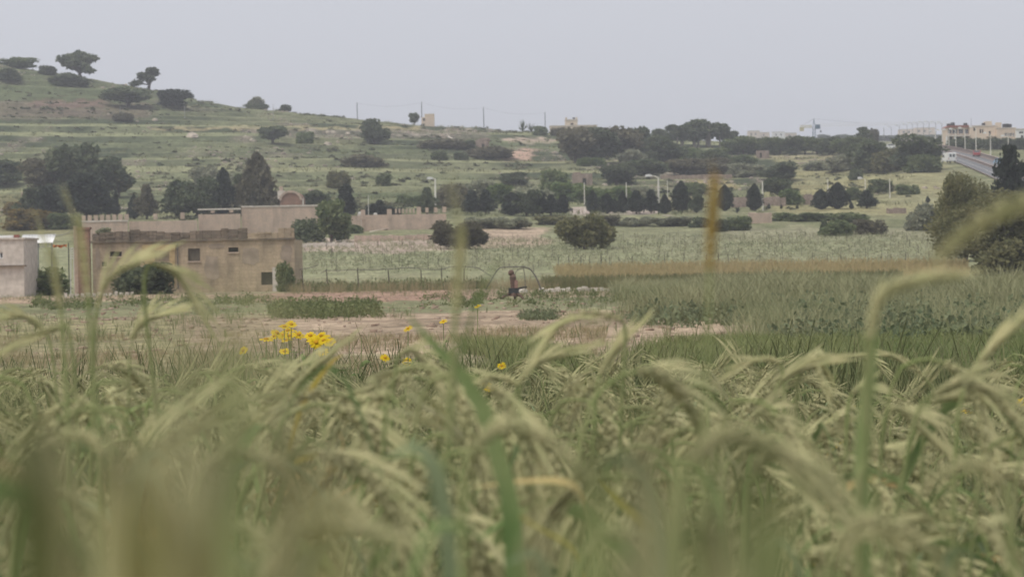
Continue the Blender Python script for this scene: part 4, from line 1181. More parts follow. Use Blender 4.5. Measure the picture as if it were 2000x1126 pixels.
def right_town():
    Y = 775
    b0 = ZP(1870, 287, Y)
    # house on pillars with a red roof
    e, xc, zg = building('red_roofed_house', 'two-storey house with a red roof edge and glazed upper floor standing on white pillars', 'house', 1849, 1893, 249, Y, 9, 'sand',
        [(1851, 252, 1858, 261, 'glass'), (1860, 252, 1870, 261, 'glass'), (1872, 252, 1881, 261, 'glass'), (1883, 252, 1891, 261, 'glass'), (1852, 267, 1860, 279, 'dark'), (1865, 267, 1878, 279, 'dark'), (1882, 267, 1891, 279, 'dark')], base=b0)
    zt = ZP(1871, 249, Y) - zg; h = (XP(1893, 249, Y) - XP(1849, 249, Y)) / 2
    MB().prism([(-h - .3, zt + .003), (h + .2, zt + .003), (h - .2, zt + .55), (-h + .4, zt + .55)], -.9, 8).build('roof', M['redroof'], e)
    zm = ZP(1871, 265.5, Y) - zg
    MB().quadbox(-h - .25, h + .1, -1.6, -.003, zm - .15, zm + .2).build('balcony', M['coping'], e)
    for px in (1847.5, 1863, 1881):
        x = XP(px, 270, Y) - xc; MB().quadbox(x - .18, x + .18, -1.5, -1.14, -.4, zm - .154).build('pillar', M['white'], e)
    for px, s in ((1864, 1.0), (1856, .7), (1889, .8)):
        x = XP(px, 245, Y) - xc; MB().tube([(x, 3, zt + .56), (x, 3, zt + .5 + s)], [.6, .55], 8).build('water_tank', M['dkmetal'], e)
    # middle block
    e, xc, zg = building('sand_house', 'sand coloured three-window house between the red-roofed and the long one', 'house', 1893.5, 1947, 246.5, Y - 1, 10, 'sand',
        [(1901, 249, 1905, 256, 'dark'), (1913, 252.5, 1916.5, 260, 'dark'), (1918, 252.5, 1920.5, 260, 'dark'), (1931, 256, 1935, 265, 'dark'), (1930, 269, 1934, 277, 'dark'), (1943, 268, 1947, 279, 'dark')], base=b0, roof=.25)
    zt = ZP(1920, 246.5, Y) - zg + .27
    x = XP(1927, 240, Y) - xc
    MB().quadbox(x - .2, x + 1.6, 2, 5, zt, zt + 1.1).build('roof_room', M['pale'], e)
    MB().quadbox(x - 1.2, x - .4, 1, 2.2, zt, zt + .6).build('water_tank', M['dkmetal'], e)
    x = XP(1935, 262, Y) - xc; z = ZP(1935, 266, Y) - zg
    MB().quadbox(x - 1.4, x + 1.4, -1.0, -.003, z - .15, z + .05).build('balcony', M['coping'], e)
    x = XP(1900, 240, Y) - xc
    MB().tube([(x, 4, zt), (x, 4, zt + 2.2)], [.05, .03], 5).build('aerial', M['dkmetal'], e)
    # long block
    e, xc, zg = building('long_house', 'long tan house with a band of four windows by the road', 'house', 1947.5, 1984, 250.5, Y - 3, 12, 'sand',
        [(1962, 259.5, 1966.5, 266.5, 'glass'), (1967.5, 259.5, 1971, 266.5, 'glass'), (1972, 259.5, 1976.5, 266.5, 'glass'), (1977.5, 259.5, 1981.5, 266.5, 'glass')], base=b0, roof=.2)
    zt = ZP(1966, 250.5, Y) - zg + .22
    for px, s in ((1951, 1.4), (1965, 1.0), (1971, .9)):
        x = XP(px, 247, Y) - xc; MB().quadbox(x - .7, x + .7, 3, 5, zt, zt + s).build('water_tank', M['dkmetal' if px > 1955 else 'pale'], e)
    building('white_house', 'white house with a dark balcony at the right edge', 'house', 1985, 2040, 253, Y - 5, 10, 'white', [(1990, 257, 1999, 260.5, 'dark'), (1994, 264, 1998.5, 275, 'dark'), (2005, 264, 2012, 275, 'dark')], base=b0, roof=.3)
    # hazy town far away
    Y = 2300
    for i, (a, b, t, c, mm, hs, lb) in enumerate((
        (1462, 1484, 256, 275, 'pale', [(1466, 260, 1469, 264, 'dark'), (1474, 260, 1477, 264, 'dark')], 'low pale far house left of the crane behind the hedge belt'),
        (1484.4, 1503, 259, 275, 'sand', [(1490, 262, 1493, 266, 'dark')], 'second pale far house behind the hedge belt'),
        (1510, 1533, 258, 275, 'white', [(1514, 261, 1517, 265, 'dark'), (1524, 261, 1527, 265, 'dark')], 'whitest far house left of the crane'),
        (1533.4, 1556, 260, 275, 'pale', [(1540, 263, 1543, 267, 'dark')], 'pale far house just left of the crane'),
        (1758, 1782, 253, 275, 'sand', [(1763, 256, 1767, 260, 'dark'), (1773, 256, 1777, 260, 'dark')], 'left hazy far building between the trees and the road lamps'),
        (1787, 1826, 250, 275, 'sand', [(1792, 254, 1797, 258, 'dark'), (1803, 254, 1808, 258, 'dark'), (1815, 254, 1820, 258, 'dark')], 'larger hazy far building behind the road lamps'))):
        building('far_house', lb, 'house', a, b, t, Y + i * 9, 14, mm, hs, base=ZP((a + b) / 2, 280, Y), group=None, roof=.4)
    for px, ww, hh, lb in ((1608, 30, 12, 'hazy blue-grey far tree right of the crane'), (1660, 60, 12, 'long hazy far tree clump'), (1730, 70, 10, 'hazy far trees behind the tall loose tree'), (1640, 30, 8, 'low hazy far tree'), (1810, 60, 12, 'hazy far trees below the far building'), (1850, 60, 12, 'hazy far trees left of the houses')):
        tree('broad', 'dark', px, 275, ww, hh, lb, Y=1700)
right_town()

def crane():
    Y = 1400
    X = XP(1590, 265, Y); Z = ZP(1590, 282, Y)
    e = empty('tower_crane', (X, Y, min(Z, gz(X, Y))), 'tower crane with a long pale jib standing behind the hedge belt', 'crane')
    o = e.location
    zt = ZP(1590, 247, Y) - o.z; za = ZP(1590, 232, Y) - o.z
    m = MB(); w_ = .55
    for sx in (-w_, w_):
        for sy in (-w_, w_): m.tube([(sx, sy, -.5), (sx, sy, zt)], [.13, .13], 4)
    z = 0; k = 0
    while z < zt - 1:
        s = 1 if k % 2 else -1
        m.tube([(-w_ * s, -w_, z), (w_ * s, -w_, z + 1.1)], [.07, .07], 4); m.tube([(-w_, -w_ * s, z), (-w_, w_ * s, z + 1.1)], [.07, .07], 4); m.tube([(w_, -w_ * s, z), (w_, w_ * s, z + 1.1)], [.07, .07], 4)
        z += 1.1; k += 1
    m.build('mast', M['bluepaint'], e)
    p = MB()
    for sx in (-.5, .5): p.tube([(sx, 0, zt), (0, 0, za)], [.14, .1], 4)
    p.tube([(-.3, 0, zt + 1.4), (.3, 0, zt + 1.4)], [.08, .08], 4)
    p.build('apex', M['bluepaint'], e)
    def truss(x0, x1, zb, h, nm, mm, r_=.05):
        q = MB(); n = max(3, int(abs(x1 - x0) / 1.6))
        for yy in (-.5, .5): q.tube([(x0, yy, zb), (x1, yy, zb)], [r_, r_], 4)
        q.tube([(x0, 0, zb + h), (x1, 0, zb + h)], [r_, r_], 4)
        for i in range(n):
            a = x0 + (x1 - x0) * i / n; b = x0 + (x1 - x0) * (i + 1) / n
            q.tube([(a, -.5, zb), ((a + b) / 2, 0, zb + h)], [r_ * .6] * 2, 3); q.tube([((a + b) / 2, 0, zb + h), (b, .5, zb)], [r_ * .6] * 2, 3)
        q.build(nm, M[mm], e)
    truss(1.0, U(270, Y), zt + .2, 1.1, 'jib', 'palejib', .035)
    truss(-1.0, -U(27, Y), zt - .4, .9, 'counter_jib', 'yellowpaint', .16)
    MB().quadbox(-U(28, Y), -U(20, Y), -.7, .7, zt - 2.2, zt - .3).build('counterweight', M['yellowpaint'], e)
    MB().quadbox(.7, 2.9, -.9, .6, zt - 1.3, zt + .9).build('cabin', M['bluepaint'], e)
    t = MB(); t.tube([(0, 0, za), (U(90, Y), 0, zt + 1.3)], [.05, .05], 3); t.tube([(0, 0, za), (-U(24, Y), 0, zt + .5)], [.05, .05], 3); t.build('tie_bar', M['dkmetal'], e)
    h = MB(); x = U(13, Y); h.tube([(x, 0, zt + .2), (x, 0, zt - 2)], [.05, .05], 3); h.quadbox(x - .3, x + .3, -.3, .3, zt - 3, zt - 2); h.build('hook', M['dkmetal'], e)
crane()

def road():
    Lp = [(2080, 400), (2010, 374), (1940, 349), (1900, 331.5), (1864, 317), (1840, 304), (1824, 296)]
    Rp = [(2080, 360), (2010, 338), (1953, 319), (1910, 306.5), (1875, 298.5), (1850, 293.5), (1832, 291)]
    def strip(f0, f1, lift, name, mm, n=50, m=10, h=None):
        V = []; t = np.linspace(0, len(Lp) - 1, n)
        lw = [at(*p) for p in Lp]; rw = [at(*p) for p in Rp]
        LX = np.array([np.interp(t, range(len(Lp)), [p[k] for p in lw]) for k in (0, 1)]); RX = np.array([np.interp(t, range(len(Rp)), [p[k] for p in rw]) for k in (0, 1)])
        for i in range(n):
            for j in range(m + 1):
                f = f0 + (f1 - f0) * j / m
                x, y = LX[:, i] * (1 - f) + RX[:, i] * f
                V.append((x, y, 0))
        V = np.array(V); V[:, 2] = zbase(V[:, 0], V[:, 1]) + .22 + lift
        i = np.arange(n * (m + 1)).reshape(n, m + 1)
        Fq = np.stack([i[:-1, :-1], i[:-1, 1:], i[1:, 1:], i[1:, :-1]], -1).reshape(-1, 4)
        if h:   # solid barrier
            V2 = V.copy(); V2[:, 2] += h; k = len(V)
            a, b = i[:, 0], i[:, -1]
            sides = [np.stack([a[:-1], a[1:], a[1:] + k, a[:-1] + k], 1), np.stack([b[:-1], b[:-1] + k, b[1:] + k, b[1:]], 1)]
            return mesh_np(name, np.concatenate([V, V2]), np.concatenate([Fq + k] + sides), [mm])
        return mesh_np(name, V, Fq, [mm])
    o = link('road', strip(0, 1, 0, 'road', M['asphalt'])); o['kind'] = 'structure'
    o2 = link('lane_marking', strip(.24, .25, .03, 'lane_marking', M['white'], m=1), o)
    o2 = link('lane_marking', strip(.77, .78, .03, 'lane_marking', M['white'], m=1), o)
    tag(link('median_barrier', strip(.49, .53, 0, 'median_barrier', M['kerb'], m=2, h=.55)), 'low pinkish median barrier along the middle of the road', 'barrier')
    tag(link('roadside_wall', strip(.985, 1.02, 0, 'roadside_wall', M['kerb'], m=2, h=1.0)), 'pale pinkish wall along the far side of the road', 'wall')
    tag(link('road_kerb', strip(-.012, .0, 0, 'road_kerb', M['kerb'], m=2, h=.12)), 'pale kerb along the near side of the road', 'kerb')
    road.z = lambda x, y: float(zbase(np.array([x]), np.array([y]))[0]) + .23

    def car(label, px, py, rz, paint, van=False, name='car'):
        X, Y, _ = at(px, py); e = empty(name, (X, Y, road.z(X, Y)), label, 'van' if van else 'car', rz=rz)
        L, W, H = (5.0, 1.95, 2.25) if van else (4.2, 1.75, 1.45)
        prof = ([(-L/2, .35), (L/2, .35), (L/2, 1.0), (L/2-.9, 1.2), (L/2-1.6, H-.1), (L/2-1.9, H), (-L/2+.1, H), (-L/2, H-.15)] if van
                else [(-L/2, .3), (L/2, .3), (L/2, .75), (L/2-1.1, .9), (L/2-1.8, H), (-L/2+1.0, H), (-L/2+.25, .95), (-L/2, .9)])
        MB().prism(prof, -W/2, W/2).build('body', paint, e)
        g = MB()
        if van:
            g.quadbox(-L/2-.02, -L/2-.003, -.62, -.12, 1.25, 1.9)
            g.build('rear_window', M['glass'], e); MB().quadbox(-L/2-.02, -L/2-.003, .12, .62, 1.25, 1.9).build('rear_window', M['glass'], e)
        else:
            p = [(-L/2+.33, .98), (-L/2+.95, H-.08), (-L/2+.93, H-.02), (-L/2+.27, 1.0)]
            MB().prism(p, -W/2+.15, W/2-.15).build('rear_window', M['glass'], e)
            MB().prism([(L/2-1.15, .95), (L/2-1.72, H-.06), (L/2-1.68, H-.03), (L/2-1.08, .97)], -W/2+.15, W/2-.15).build('windscreen', M['glass'], e)
        for s in (-1, 1):
            y = s * (W/2 + .004); b = MB()
            if van: b.quadbox(L/2-2.2, L/2-1.35, min(y, y+s*.012), max(y, y+s*.012), 1.25, 1.85)
            else: b.quadbox(-L/2+.9, L/2-1.8, min(y, y+s*.012), max(y, y+s*.012), .98, H-.1)
            b.build('side_window', M['glass'], e)
            for x in (-L/2+.85, L/2-.85):
                t = MB().tube([(x, s*(W/2-.2), .32), (x, s*(W/2+.02), .32)], [.32, .32], 12).build('wheel', M['tyre'], e)
                MB().tube([(x, s*(W/2+.023), .32), (x, s*(W/2+.03), .32)], [.18, .18], 10).build('rim', M['metal'], t)
            MB().quadbox(-L/2-.03, -L/2-.004, s*W/2-.2 if s > 0 else -W/2+.05, s*W/2-.05 if s > 0 else -W/2+.2, .8, 1.05).build('tail_light', M['carred'], e)
    car('white van driving away on the near lanes of the road', 1853, 320, math.radians(100), M['carwhite'], True, 'van')
    car('small red car on the far lanes of the road', 1908, 307.5, math.radians(-98), M['carred'])
    car('light blue car on the far lanes beside the dark pine', 1957, 323, math.radians(-62), M['carblue'])
    car('white car passing between the two dark road trees', 1737, 296, math.radians(170), M['carwhite'])
road()

# ------------------------------------------------------------------ poles and lamps
def pole(name, label, px, pyb, pyt, r, m, arm=0, head=None, Y=None, group=None, cat='lamp post', arms2=False, tilt=0):
    if Y is None: X, Y, Z = at(px, pyb)
    else: X = XP(px, pyb, Y); Z = gz(X, Y)
    e = empty(name, (X, Y, Z), label, cat, group)
    h = ZP(px, pyt, Y) - Z
    MB().tube([(0, 0, -.3), (0, 0, h * .5), (0, 0, h)], [r, r * .9, r * .7], 7).build('post', m, e)
    for s in ((1, -1) if arms2 else (1,)):
        if arm:
            a = arm * s
            MB().tube([(0, 0, h - .05), (a * .5, 0, h + abs(a) * .22), (a, 0, h + abs(a) * .3)], [r * .6, r * .5, r * .45], 6).build('arm', m, e)
            if head:
                z = h + abs(a) * .3
                b = MB(); x0, x1 = sorted((a - .1 * np.sign(a), a + head * np.sign(a)))
                b.prism([(x0, z - .16), (x1, z - .12), (x1, z + .14), ((x0 + x1) / 2, z + .30), (x0, z + .18)], -.34, .34)
                b.build('lamp_head', M['white'], e)
    return e

def poles():
    P = pole
    P('street_lamp', 'nearest tall pale street lamp with a white head among the cypress row', 1287, 416, 347, .2, M['polecol'], -1.2, 1.0)
    P('street_lamp', 'pale street lamp with a white head behind the right end of the pillared wall', 851, 415, 350, .19, M['polecol'], -.5, .9)
    P('street_lamp', 'pale street lamp with a white head at the right slope beside a small dark bush', 1690, 374, 350, .09, M['polecol'], -.7, .7)
    P('utility_pole', 'pale pole right of the flat-topped cypress', 1490, 411, 352, .12, M['polecol'], cat='pole')
    P('utility_pole', 'thin pale pole left of the narrow cypress', 1142, 414, 356, .08, M['polecol'], cat='pole')
    P('utility_pole', 'thin pale pole behind the thin cypress', 1224, 414, 356, .08, M['polecol'], cat='pole')
    P('utility_pole', 'thin pale pole between street lamp and tallest cypress', 1304, 390, 352, .06, M['polecol'], cat='pole')
    P('utility_pole', 'thin pale pole above the cypress pair', 1617, 392, 349, .09, M['polecol'], cat='pole')
    P('utility_pole', 'thin pale pole in the field right of the lone conifer', 1738, 387, 349, .09, M['polecol'], cat='pole')
    P('utility_pole', 'thin white pole behind the pillared wall', 720, 425, 381, .07, M['polecol'], cat='pole')
    P('utility_pole', 'tall thin pole at the small walled ruin', 1488, 300, 256, .12, M['polecol'], cat='pole')
    P('utility_pole', 'tall thin dark pole between the hedge end and road trees', 1727, 300, 250, .1, M['metal'], cat='pole')
    for px, b, t, lb in ((698, 232, 200, 'leftmost'), (824, 238, 199, 'second'), (945, 246, 209, 'third'), (1065, 256, 219, 'rightmost')):
        P('utility_pole', lb + ' of four dark utility poles standing along the skyline', px, b, t, .13, M['dkmetal'], cat='pole', group='utility poles on the skyline')
    P('utility_pole', 'thin pale pole on the left slope under the thicket', 235, 233, 206, .09, M['metal'], cat='pole')
    P('utility_pole', 'thin pale pole on the left slope under the rounded tree', 361, 232, 206, .09, M['metal'], cat='pole')
    P('utility_pole', 'thin pale pole on the slope below the greyish skyline bush', 534, 235, 203, .09, M['metal'], cat='pole')
    # wires on the skyline
    pts = [(698, 200.5), (824, 199.5), (945, 209.5), (1065, 219.5)]
    W = []
    for a, b in pts:
        bb = {698: 232, 824: 238, 945: 246, 1065: 256}[a]; X, Y, Z = at(a, bb); W.append(Vector((X, Y, ZP(a, b + 1, Y))))
    for i in range(3):
        L = [W[i].lerp(W[i + 1], k / 12) - Vector((0, 0, 1.1 * 4 * (k / 12) * (1 - k / 12))) for k in range(13)]
        tag(MB().tube(L, [.018] * 13, 3).build('power_line', M['dkmetal']), ('left', 'middle', 'right')[i] + ' span of thin wire between the skyline utility poles', 'wire')
    # lamps along the road
    for i, (px, b, t) in enumerate(((1827, 291, 258), (1840.5, 292, 256), (1853.5, 293, 255), (1867, 295, 254), (1885, 297, 252), (1906.5, 302, 250), (1935, 314, 262), (1970, 326, 268))):
        P('road_lamp', ('leftmost', 'second', 'third', 'fourth', 'fifth', 'sixth', 'seventh', 'last')[i] + ' tall grey lamp post along the far side of the road', px, b, t, .11, M['polecol'], -1.0, .6, group='lamp posts along the road')
    for i, px in enumerate((1741, 1757, 1772, 1782.5, 1792.5, 1804, 1815, 1828, 1840)):
        P('road_lamp', ('first', 'second', 'third', 'fourth', 'fifth', 'sixth', 'seventh', 'eighth', 'ninth')[i] + ' hazy distant lamp post counted from the left on the crest', px, 276, (249, 246, 244, 242, 241, 240, 239, 240, 241)[i], .13, M['metal'], -1.3, .5, Y=1250 - i * 30, group='distant lamp posts on the crest')
poles()
# ==NEXT3==

# ------------------------------------------------------------------ yard things
def yard():
    # low lines of pale stones
    for (a, b), n, lb in ((((124, 581), (305, 574)), 17, 'low line of white stones in front of the farmhouse yard'), (((1010, 571), (1285, 565.5)), 26, 'low line of pale kerb stones right of the rusty pump')):
        A, B = at(*a), at(*b); r = random.Random(n)
        e = empty('stone_edging', A, lb, 'stone edging')
        for i in range(n):
            f0, f1 = i / n, (i + r.uniform(.8, .97)) / n
            if r.random() < .12: continue
            x0, x1 = [(B[0] - A[0]) * f for f in (f0, f1)]; y = (B[1] - A[1]) * f0
            z = gz(A[0] + x0, A[1] + y) - A[2]
            MB().jbox(x0, x1, y, y + .3, z - .1, z + r.uniform(.16, .30), .03, r).build('stone', M['coping'], e)
    # rusty pump under the bent pipe
    X, Y, Z = at(1003, 584)
    e = empty('rusty_pump', (X, Y, Z), 'rusty upright iron pump with a round head and splayed feet under the bent pipe', 'pump')
    k = U(1, Y)
    z = lambda py: (584 - py) * k
    b = MB(); b.tube([(0, 0, z(578)), (0, 0, z(560)), (-.02, 0, z(540))], [.24, .15, .19], 10); b.tube([(-.02, 0, z(540)), (-.05, 0, z(536))], [.2, .12], 10)
    b.build('column', M['rust'], e)
    hd = MB()
    for i in range(6):
        th = -math.pi / 2 + math.pi * i / 5
        hd.v += [(-.1 + .17 * math.cos(th) * math.cos(p), .17 * math.cos(th) * math.sin(p), z(532.5) + .17 * math.sin(th)) for p in np.linspace(0, 2 * math.pi, 10, endpoint=False)]
    for i in range(5):
        for j in range(10): hd.f.append((i * 10 + j, i * 10 + (j + 1) % 10, i * 10 + 10 + (j + 1) % 10, i * 10 + 10 + j))
    hd.build('head', M['rust'], e, True)
    MB().quadbox(.06, .24, -.24, -.1, z(562), z(547)).build('plate', M['rustpink'], e)
    MB().quadbox(-.26, .3, -.2, .2, z(572), z(562)).build('housing', M['dkmetal'], e)
    MB().tube([(.2, 0, z(564)), (.55, -.05, z(561)), (.72, -.05, z(560.5))], [.06, .05, .05], 6).build('handle', M['dkmetal'], e)
    for dx, dy in ((-.75, -.1), (.62, -.35), (.1, .5)):
        MB().tube([(dx * .2, dy * .2, z(572)), (dx * .6, dy * .6, z(577)), (dx, dy, -.08)], [.09, .07, .06], 6).build('foot', M['rust'], e)
    # bent pipe arch
    Yp = Y + 4
    def P3(pts): return [(XP(a, b, Yp), Yp, ZP(a, b, Yp)) for a, b in pts]
    o = Vector((XP(1010, 560, Yp), Yp, gz(XP(1010, 560, Yp), Yp)))
    e = empty('pipe_arch', o, 'bent grey pipe frame arching over the rusty pump', 'pipe frame')
    for pts, rr, nm in (([(948, 566), (960, 545), (974, 524), (990, 521.5), (1022, 520.5)], .055, 'pipe'), ([(1022, 520.5), (1036, 526), (1048, 543), (1057, 566)], .075, 'pipe'),
                        ([(1022, 521), (1025, 540), (1026, 566)], .04, 'strut'), ([(1022, 522), (1008, 530), (1005, 545)], .035, 'strut'), ([(994, 521), (995, 514)], .03, 'bracket'), ([(1041, 516), (1043, 530)], .03, 'bracket')):
        pp = [Vector(p) - o for p in P3(pts)]
        MB().tube(smooth(pp, 12), [rr * .55] * 12, 7).build(nm, M['oldpipe'], e)
    # sagging pipe trellis of the vines
    Yt = 207
    o = Vector((XP(730, 560, Yt), Yt, gz(XP(730, 560, Yt), Yt)))
    e = empty('vine_trellis', o, 'dark sagging pipe trellis with vines between the farmhouse and the pump', 'trellis')
    for pts in ([(585, 526), (608, 522), (622, 517)], [(625, 534), (637, 527.5), (655, 528), (680, 527)], [(680, 527), (740, 526), (800, 522), (840, 526), (862, 526)], [(862, 526), (880, 521), (905, 520), (935, 523)], [(935, 523), (960, 540)]):
        pp = [Vector((XP(a, b, Yt), Yt, ZP(a, b, Yt))) - o for a, b in pts]
        MB().tube(pp, [.028] * len(pp), 6).build('pipe', M['oldpipe'], e)
    for px in (592, 640, 700, 760, 823, 862, 905):
        x = XP(px, 526, Yt) - o.x; r = random.Random(px)
        MB().tube([(x, .05, -.2), (x + r.uniform(-.1, .1), .05, ZP(px, 524 + r.uniform(-2, 3), Yt) - o.z)], [.05, .04], 6).build('post', M['stake'], e)
yard()

# ------------------------------------------------------------------ ground cover
def tuft(nb, h, spread, wd, rg, droop=.35, head=0):
    V = []; Fc = []
    for i in range(nb):
        a = rg.uniform(0, 6.283); q = spread * math.sqrt(rg.random()); hh = h * rg.uniform(.6, 1.15)
        d = np.array([math.cos(a), math.sin(a), 0]); s = np.array([-math.sin(a + rg.uniform(-1, 1)), math.cos(a + rg.uniform(-1, 1)), 0]) * wd * rg.uniform(.6, 1.3) * .5
        p0 = d * q; p1 = p0 + d * hh * droop * .25 + np.array([0, 0, hh * .55]); p2 = p0 + d * hh * droop * rg.uniform(.6, 1.2) + np.array([0, 0, hh * rg.uniform(.88, 1.0)])
        k = len(V)
        t = .25 if not head else 1.0 + head
        V += [p0 - s, p0 + s, p1 - s * .9, p1 + s * .9, p2 - s * t, p2 + s * t]
        Fc += [(k, k + 1, k + 3, k + 2), (k + 2, k + 3, k + 5, k + 4)]
    return np.array(V), np.array(Fc)

def clump(n, size, rg, h=1.0, r=.5, up=.6):
    d = rg.normal(size=(n, 3)); d /= np.linalg.norm(d, axis=1)[:, None]; d[:, 2] = np.abs(d[:, 2])
    P = d * np.array([r, r, h]) * rg.uniform(.35, 1, (n, 1))
    return leafcloud(P, size, rg, up=up, aspect=1.5)

def scatter(variants, P, S, rg, tint=None, SZ=None):
    n = len(P); vi = rg.integers(0, len(variants), n); rot = rg.uniform(0, 6.283, n)
    if tint is None: tint = rg.random(n)
    if SZ is None: SZ = S
    VV, FF, TT = [], [], []; off = 0
    for k, (V, Fc) in enumerate(variants):
        ii = np.nonzero(vi == k)[0]
        if not len(ii): continue
        c, s = np.cos(rot[ii])[:, None], np.sin(rot[ii])[:, None]
        x = (V[None, :, 0] * c - V[None, :, 1] * s) * S[ii][:, None] + P[ii, 0:1]
        y = (V[None, :, 0] * s + V[None, :, 1] * c) * S[ii][:, None] + P[ii, 1:2]
        z = V[None, :, 2] * SZ[ii][:, None] + P[ii, 2:3]
        VV.append(np.stack([x, y, z], -1).reshape(-1, 3))
        FF.append((Fc[None] + (np.arange(len(ii)) * len(V))[:, None, None] + off).reshape(-1, Fc.shape[1]))
        TT.append(np.repeat(tint[ii], len(V)) * .8 + rg.random(len(ii) * len(V)) * .2)
        off += len(ii) * len(V)
    return np.concatenate(VV), np.concatenate(FF), np.concatenate(TT)

def stuff(name, label, cat, V, Fc, T, m):
    o = link(name, mesh_np(name, V, Fc, [m], tint=T))
    return tag(o, label, cat, kind='stuff')

def field_pts(n, px0, px1, Y0, Y1, rg, power=1.0):
    """points spread evenly over the ground of a wedge of the valley"""
    Y = np.sqrt(Y0 ** 2 + (Y1 ** 2 - Y0 ** 2) * rg.random(n)); px = rg.uniform(px0, px1, n)
    X = (px - CX) / F * Y
    return np.stack([X, Y, terr(X, Y)[0]], 1)

def cover():
    rg = np.random.default_rng(3)
    g_mat = mat('meadow grass blades', (.13, .18, .06), (.26, .27, .12), tint=True, trans=.25, rand=0)
    dry = mat('dry grass blades', (.40, .32, .19), (.24, .22, .12), tint=True, trans=.2, rand=0)
    weed = mat('tall weeds', (.15, .185, .085), (.36, .345, .20), tint=True, trans=.25, rand=0)
    leafy = mat('leafy weeds', (.11, .145, .055), (.23, .235, .11), tint=True, trans=.25, rand=0)
    blue = mat('bluish weeds', (.105, .14, .075), (.21, .225, .125), tint=True, trans=.2, rand=0)
    gold = mat('ripe wheat', (.48, .365, .19), (.33, .29, .15), tint=True, trans=.15, rand=0)
    gwh = mat('green wheat', (.12, .15, .06), (.25, .22, .11), tint=True, trans=.2, rand=0)
    vine = mat('vine leaves', (.19, .215, .115), (.36, .34, .225), tint=True, trans=.2, rand=0)
    scr = mat('hillside scrub', (.085, .100, .055), (.20, .19, .115), tint=True, trans=.2, rand=0)
    # meadow
    v = [tuft(7, .30, .12, .011, rg, .6) for _ in range(6)]
    P = field_pts(13000, 900, 2250, 14, 72, rg); k = fbm(P[:, 0] / 3, P[:, 1] / 4, 8, 3)
    ok = CX + F * P[:, 0] / P[:, 1] + (fbm(P[:, 0] / 2.2, P[:, 1] / 7, 18, 3) - .5) * 900 + rg.normal(size=len(P)) * 40 > 1150; P, k = P[ok], k[ok]
    stuff('meadow_grass', 'short green meadow grass on the right beyond the barley', 'grass', *scatter(v, P, .55 + k * 1.0, rg, np.clip(k * 1.6 - .3 + rg.normal(size=len(P)) * .2, 0, 1)), g_mat)
    P = field_pts(8000, -250, 1180, 14, 86, rg); k = fbm(P[:, 0] / 4, P[:, 1] / 6, 9, 3); P = P[k > .42]; k = k[k > .42]
    stuff('rough_grass', 'rough dry grass scattered over the bare soil on the left and middle', 'grass', *scatter(v, P, .3 + k * .8, rg, np.clip(k + rg.normal(size=len(P)) * .3 - .2, 0, 1)), dry)
    P = field_pts(3500, -250, 1480, 66, 205, rg); k = fbm(P[:, 0] / 6, P[:, 1] / 12, 19, 3); P = P[k > .47]; k = k[k > .47]
    stuff('soil_weeds', 'sparse low weeds on the reddish bare field', 'weeds', *scatter(v, P, .6 + k, rg), leafy)
    st = MB().jbox(-.5, .5, -.4, .4, -.3, .4, .16, random.Random(2)); st2 = MB().jbox(-.5, .5, -.5, .5, -.3, .3, .2, random.Random(5))
    P = field_pts(2600, -250, 1500, 66, 205, rg); sz_ = rg.uniform(.03, .11, len(P)) * rg.choice([1, 1, 1, 2.0], len(P))
    stuff('soil_clods', 'small stones and clods lying on the bare reddish field', 'stones', *scatter([(np.array(q.v), np.array(q.f)) for q in (st, st2)], P, sz_, rg), mat('soil clods', (.42, .32, .24), (.27, .19, .14), tint=True, rand=0))
    # tall weeds at right
    v = [tuft(9, 1.0, .42, .020, rg, .55) for _ in range(8)]
    P = np.concatenate([field_pts(9000, 1420, 2250, 56, 190, rg), field_pts(3000, 1200, 1480, 86, 190, rg)])
    k = fbm(P[:, 0] / 3.5, P[:, 1] / 8, 12, 3); ppx = CX + F * P[:, 0] / P[:, 1]
    ok = (k > .40) & ((ppx + (k - .5) * 260 > 1225) & ((P[:, 1] > 88 + (k - .5) * 16) | (ppx + (k - .5) * 300 > 1490)))
    P, k = P[ok], k[ok]
    hs_ = np.clip((P[:, 1] - 50) / 55, .35, 1) * np.clip((250 - P[:, 1]) / 110, .5, 1) * (.45 + 1.1 * fbm(P[:, 0] / 7, P[:, 1] / 16, 112, 2))
    stuff('tall_weeds', 'dense tall grey-green wild oats and weeds on the right of the bare field', 'weeds', *scatter(v, P, (.25 + k * 1.15) * hs_, rg, np.clip(k * 1.9 - .45 + rg.normal(size=len(P)) * .28, 0, 1)), weed)
    v2 = [clump(46, .085, rg, .5, .48, up=1.0) for _ in range(6)]
    P = np.concatenate([field_pts(190, 1500, 2100, 66, 120, rg), field_pts(40, 1240, 1460, 86, 104, rg)])
    stuff('dark_weeds', 'dark leafy weed clumps among the wild oats', 'weeds', *scatter(v2, P, rg.uniform(.7, 1.5, len(P)), rg), blue)
    # leafy patches
    P = np.concatenate([field_pts(260, 530, 735, 108, 140, rg), field_pts(120, 60, 520, 140, 172, rg), field_pts(90, 820, 1240, 125, 165, rg)])
    stuff('leafy_weeds', 'fresh green leafy weeds in front of the farmhouse yard', 'weeds', *scatter(v2, P, rg.uniform(.5, 1.1, len(P)), rg), leafy)
    P = field_pts(40, 1012, 1082, 98, 106, rg)
    stuff('blue_green_weeds', 'small blue-green weed patch on the bare field below the pump', 'weeds', *scatter(v2, P, rg.uniform(.5, .9, len(P)), rg), blue)
    P = field_pts(200, 575, 945, 203, 214, rg)
    stuff('trellis_vines', 'straggling vines and weeds climbing under the pipe trellis', 'vines', *scatter(v2, P, rg.uniform(.7, 1.6, len(P)), rg, SZ=rg.uniform(1.0, 2.0, len(P))), leafy)
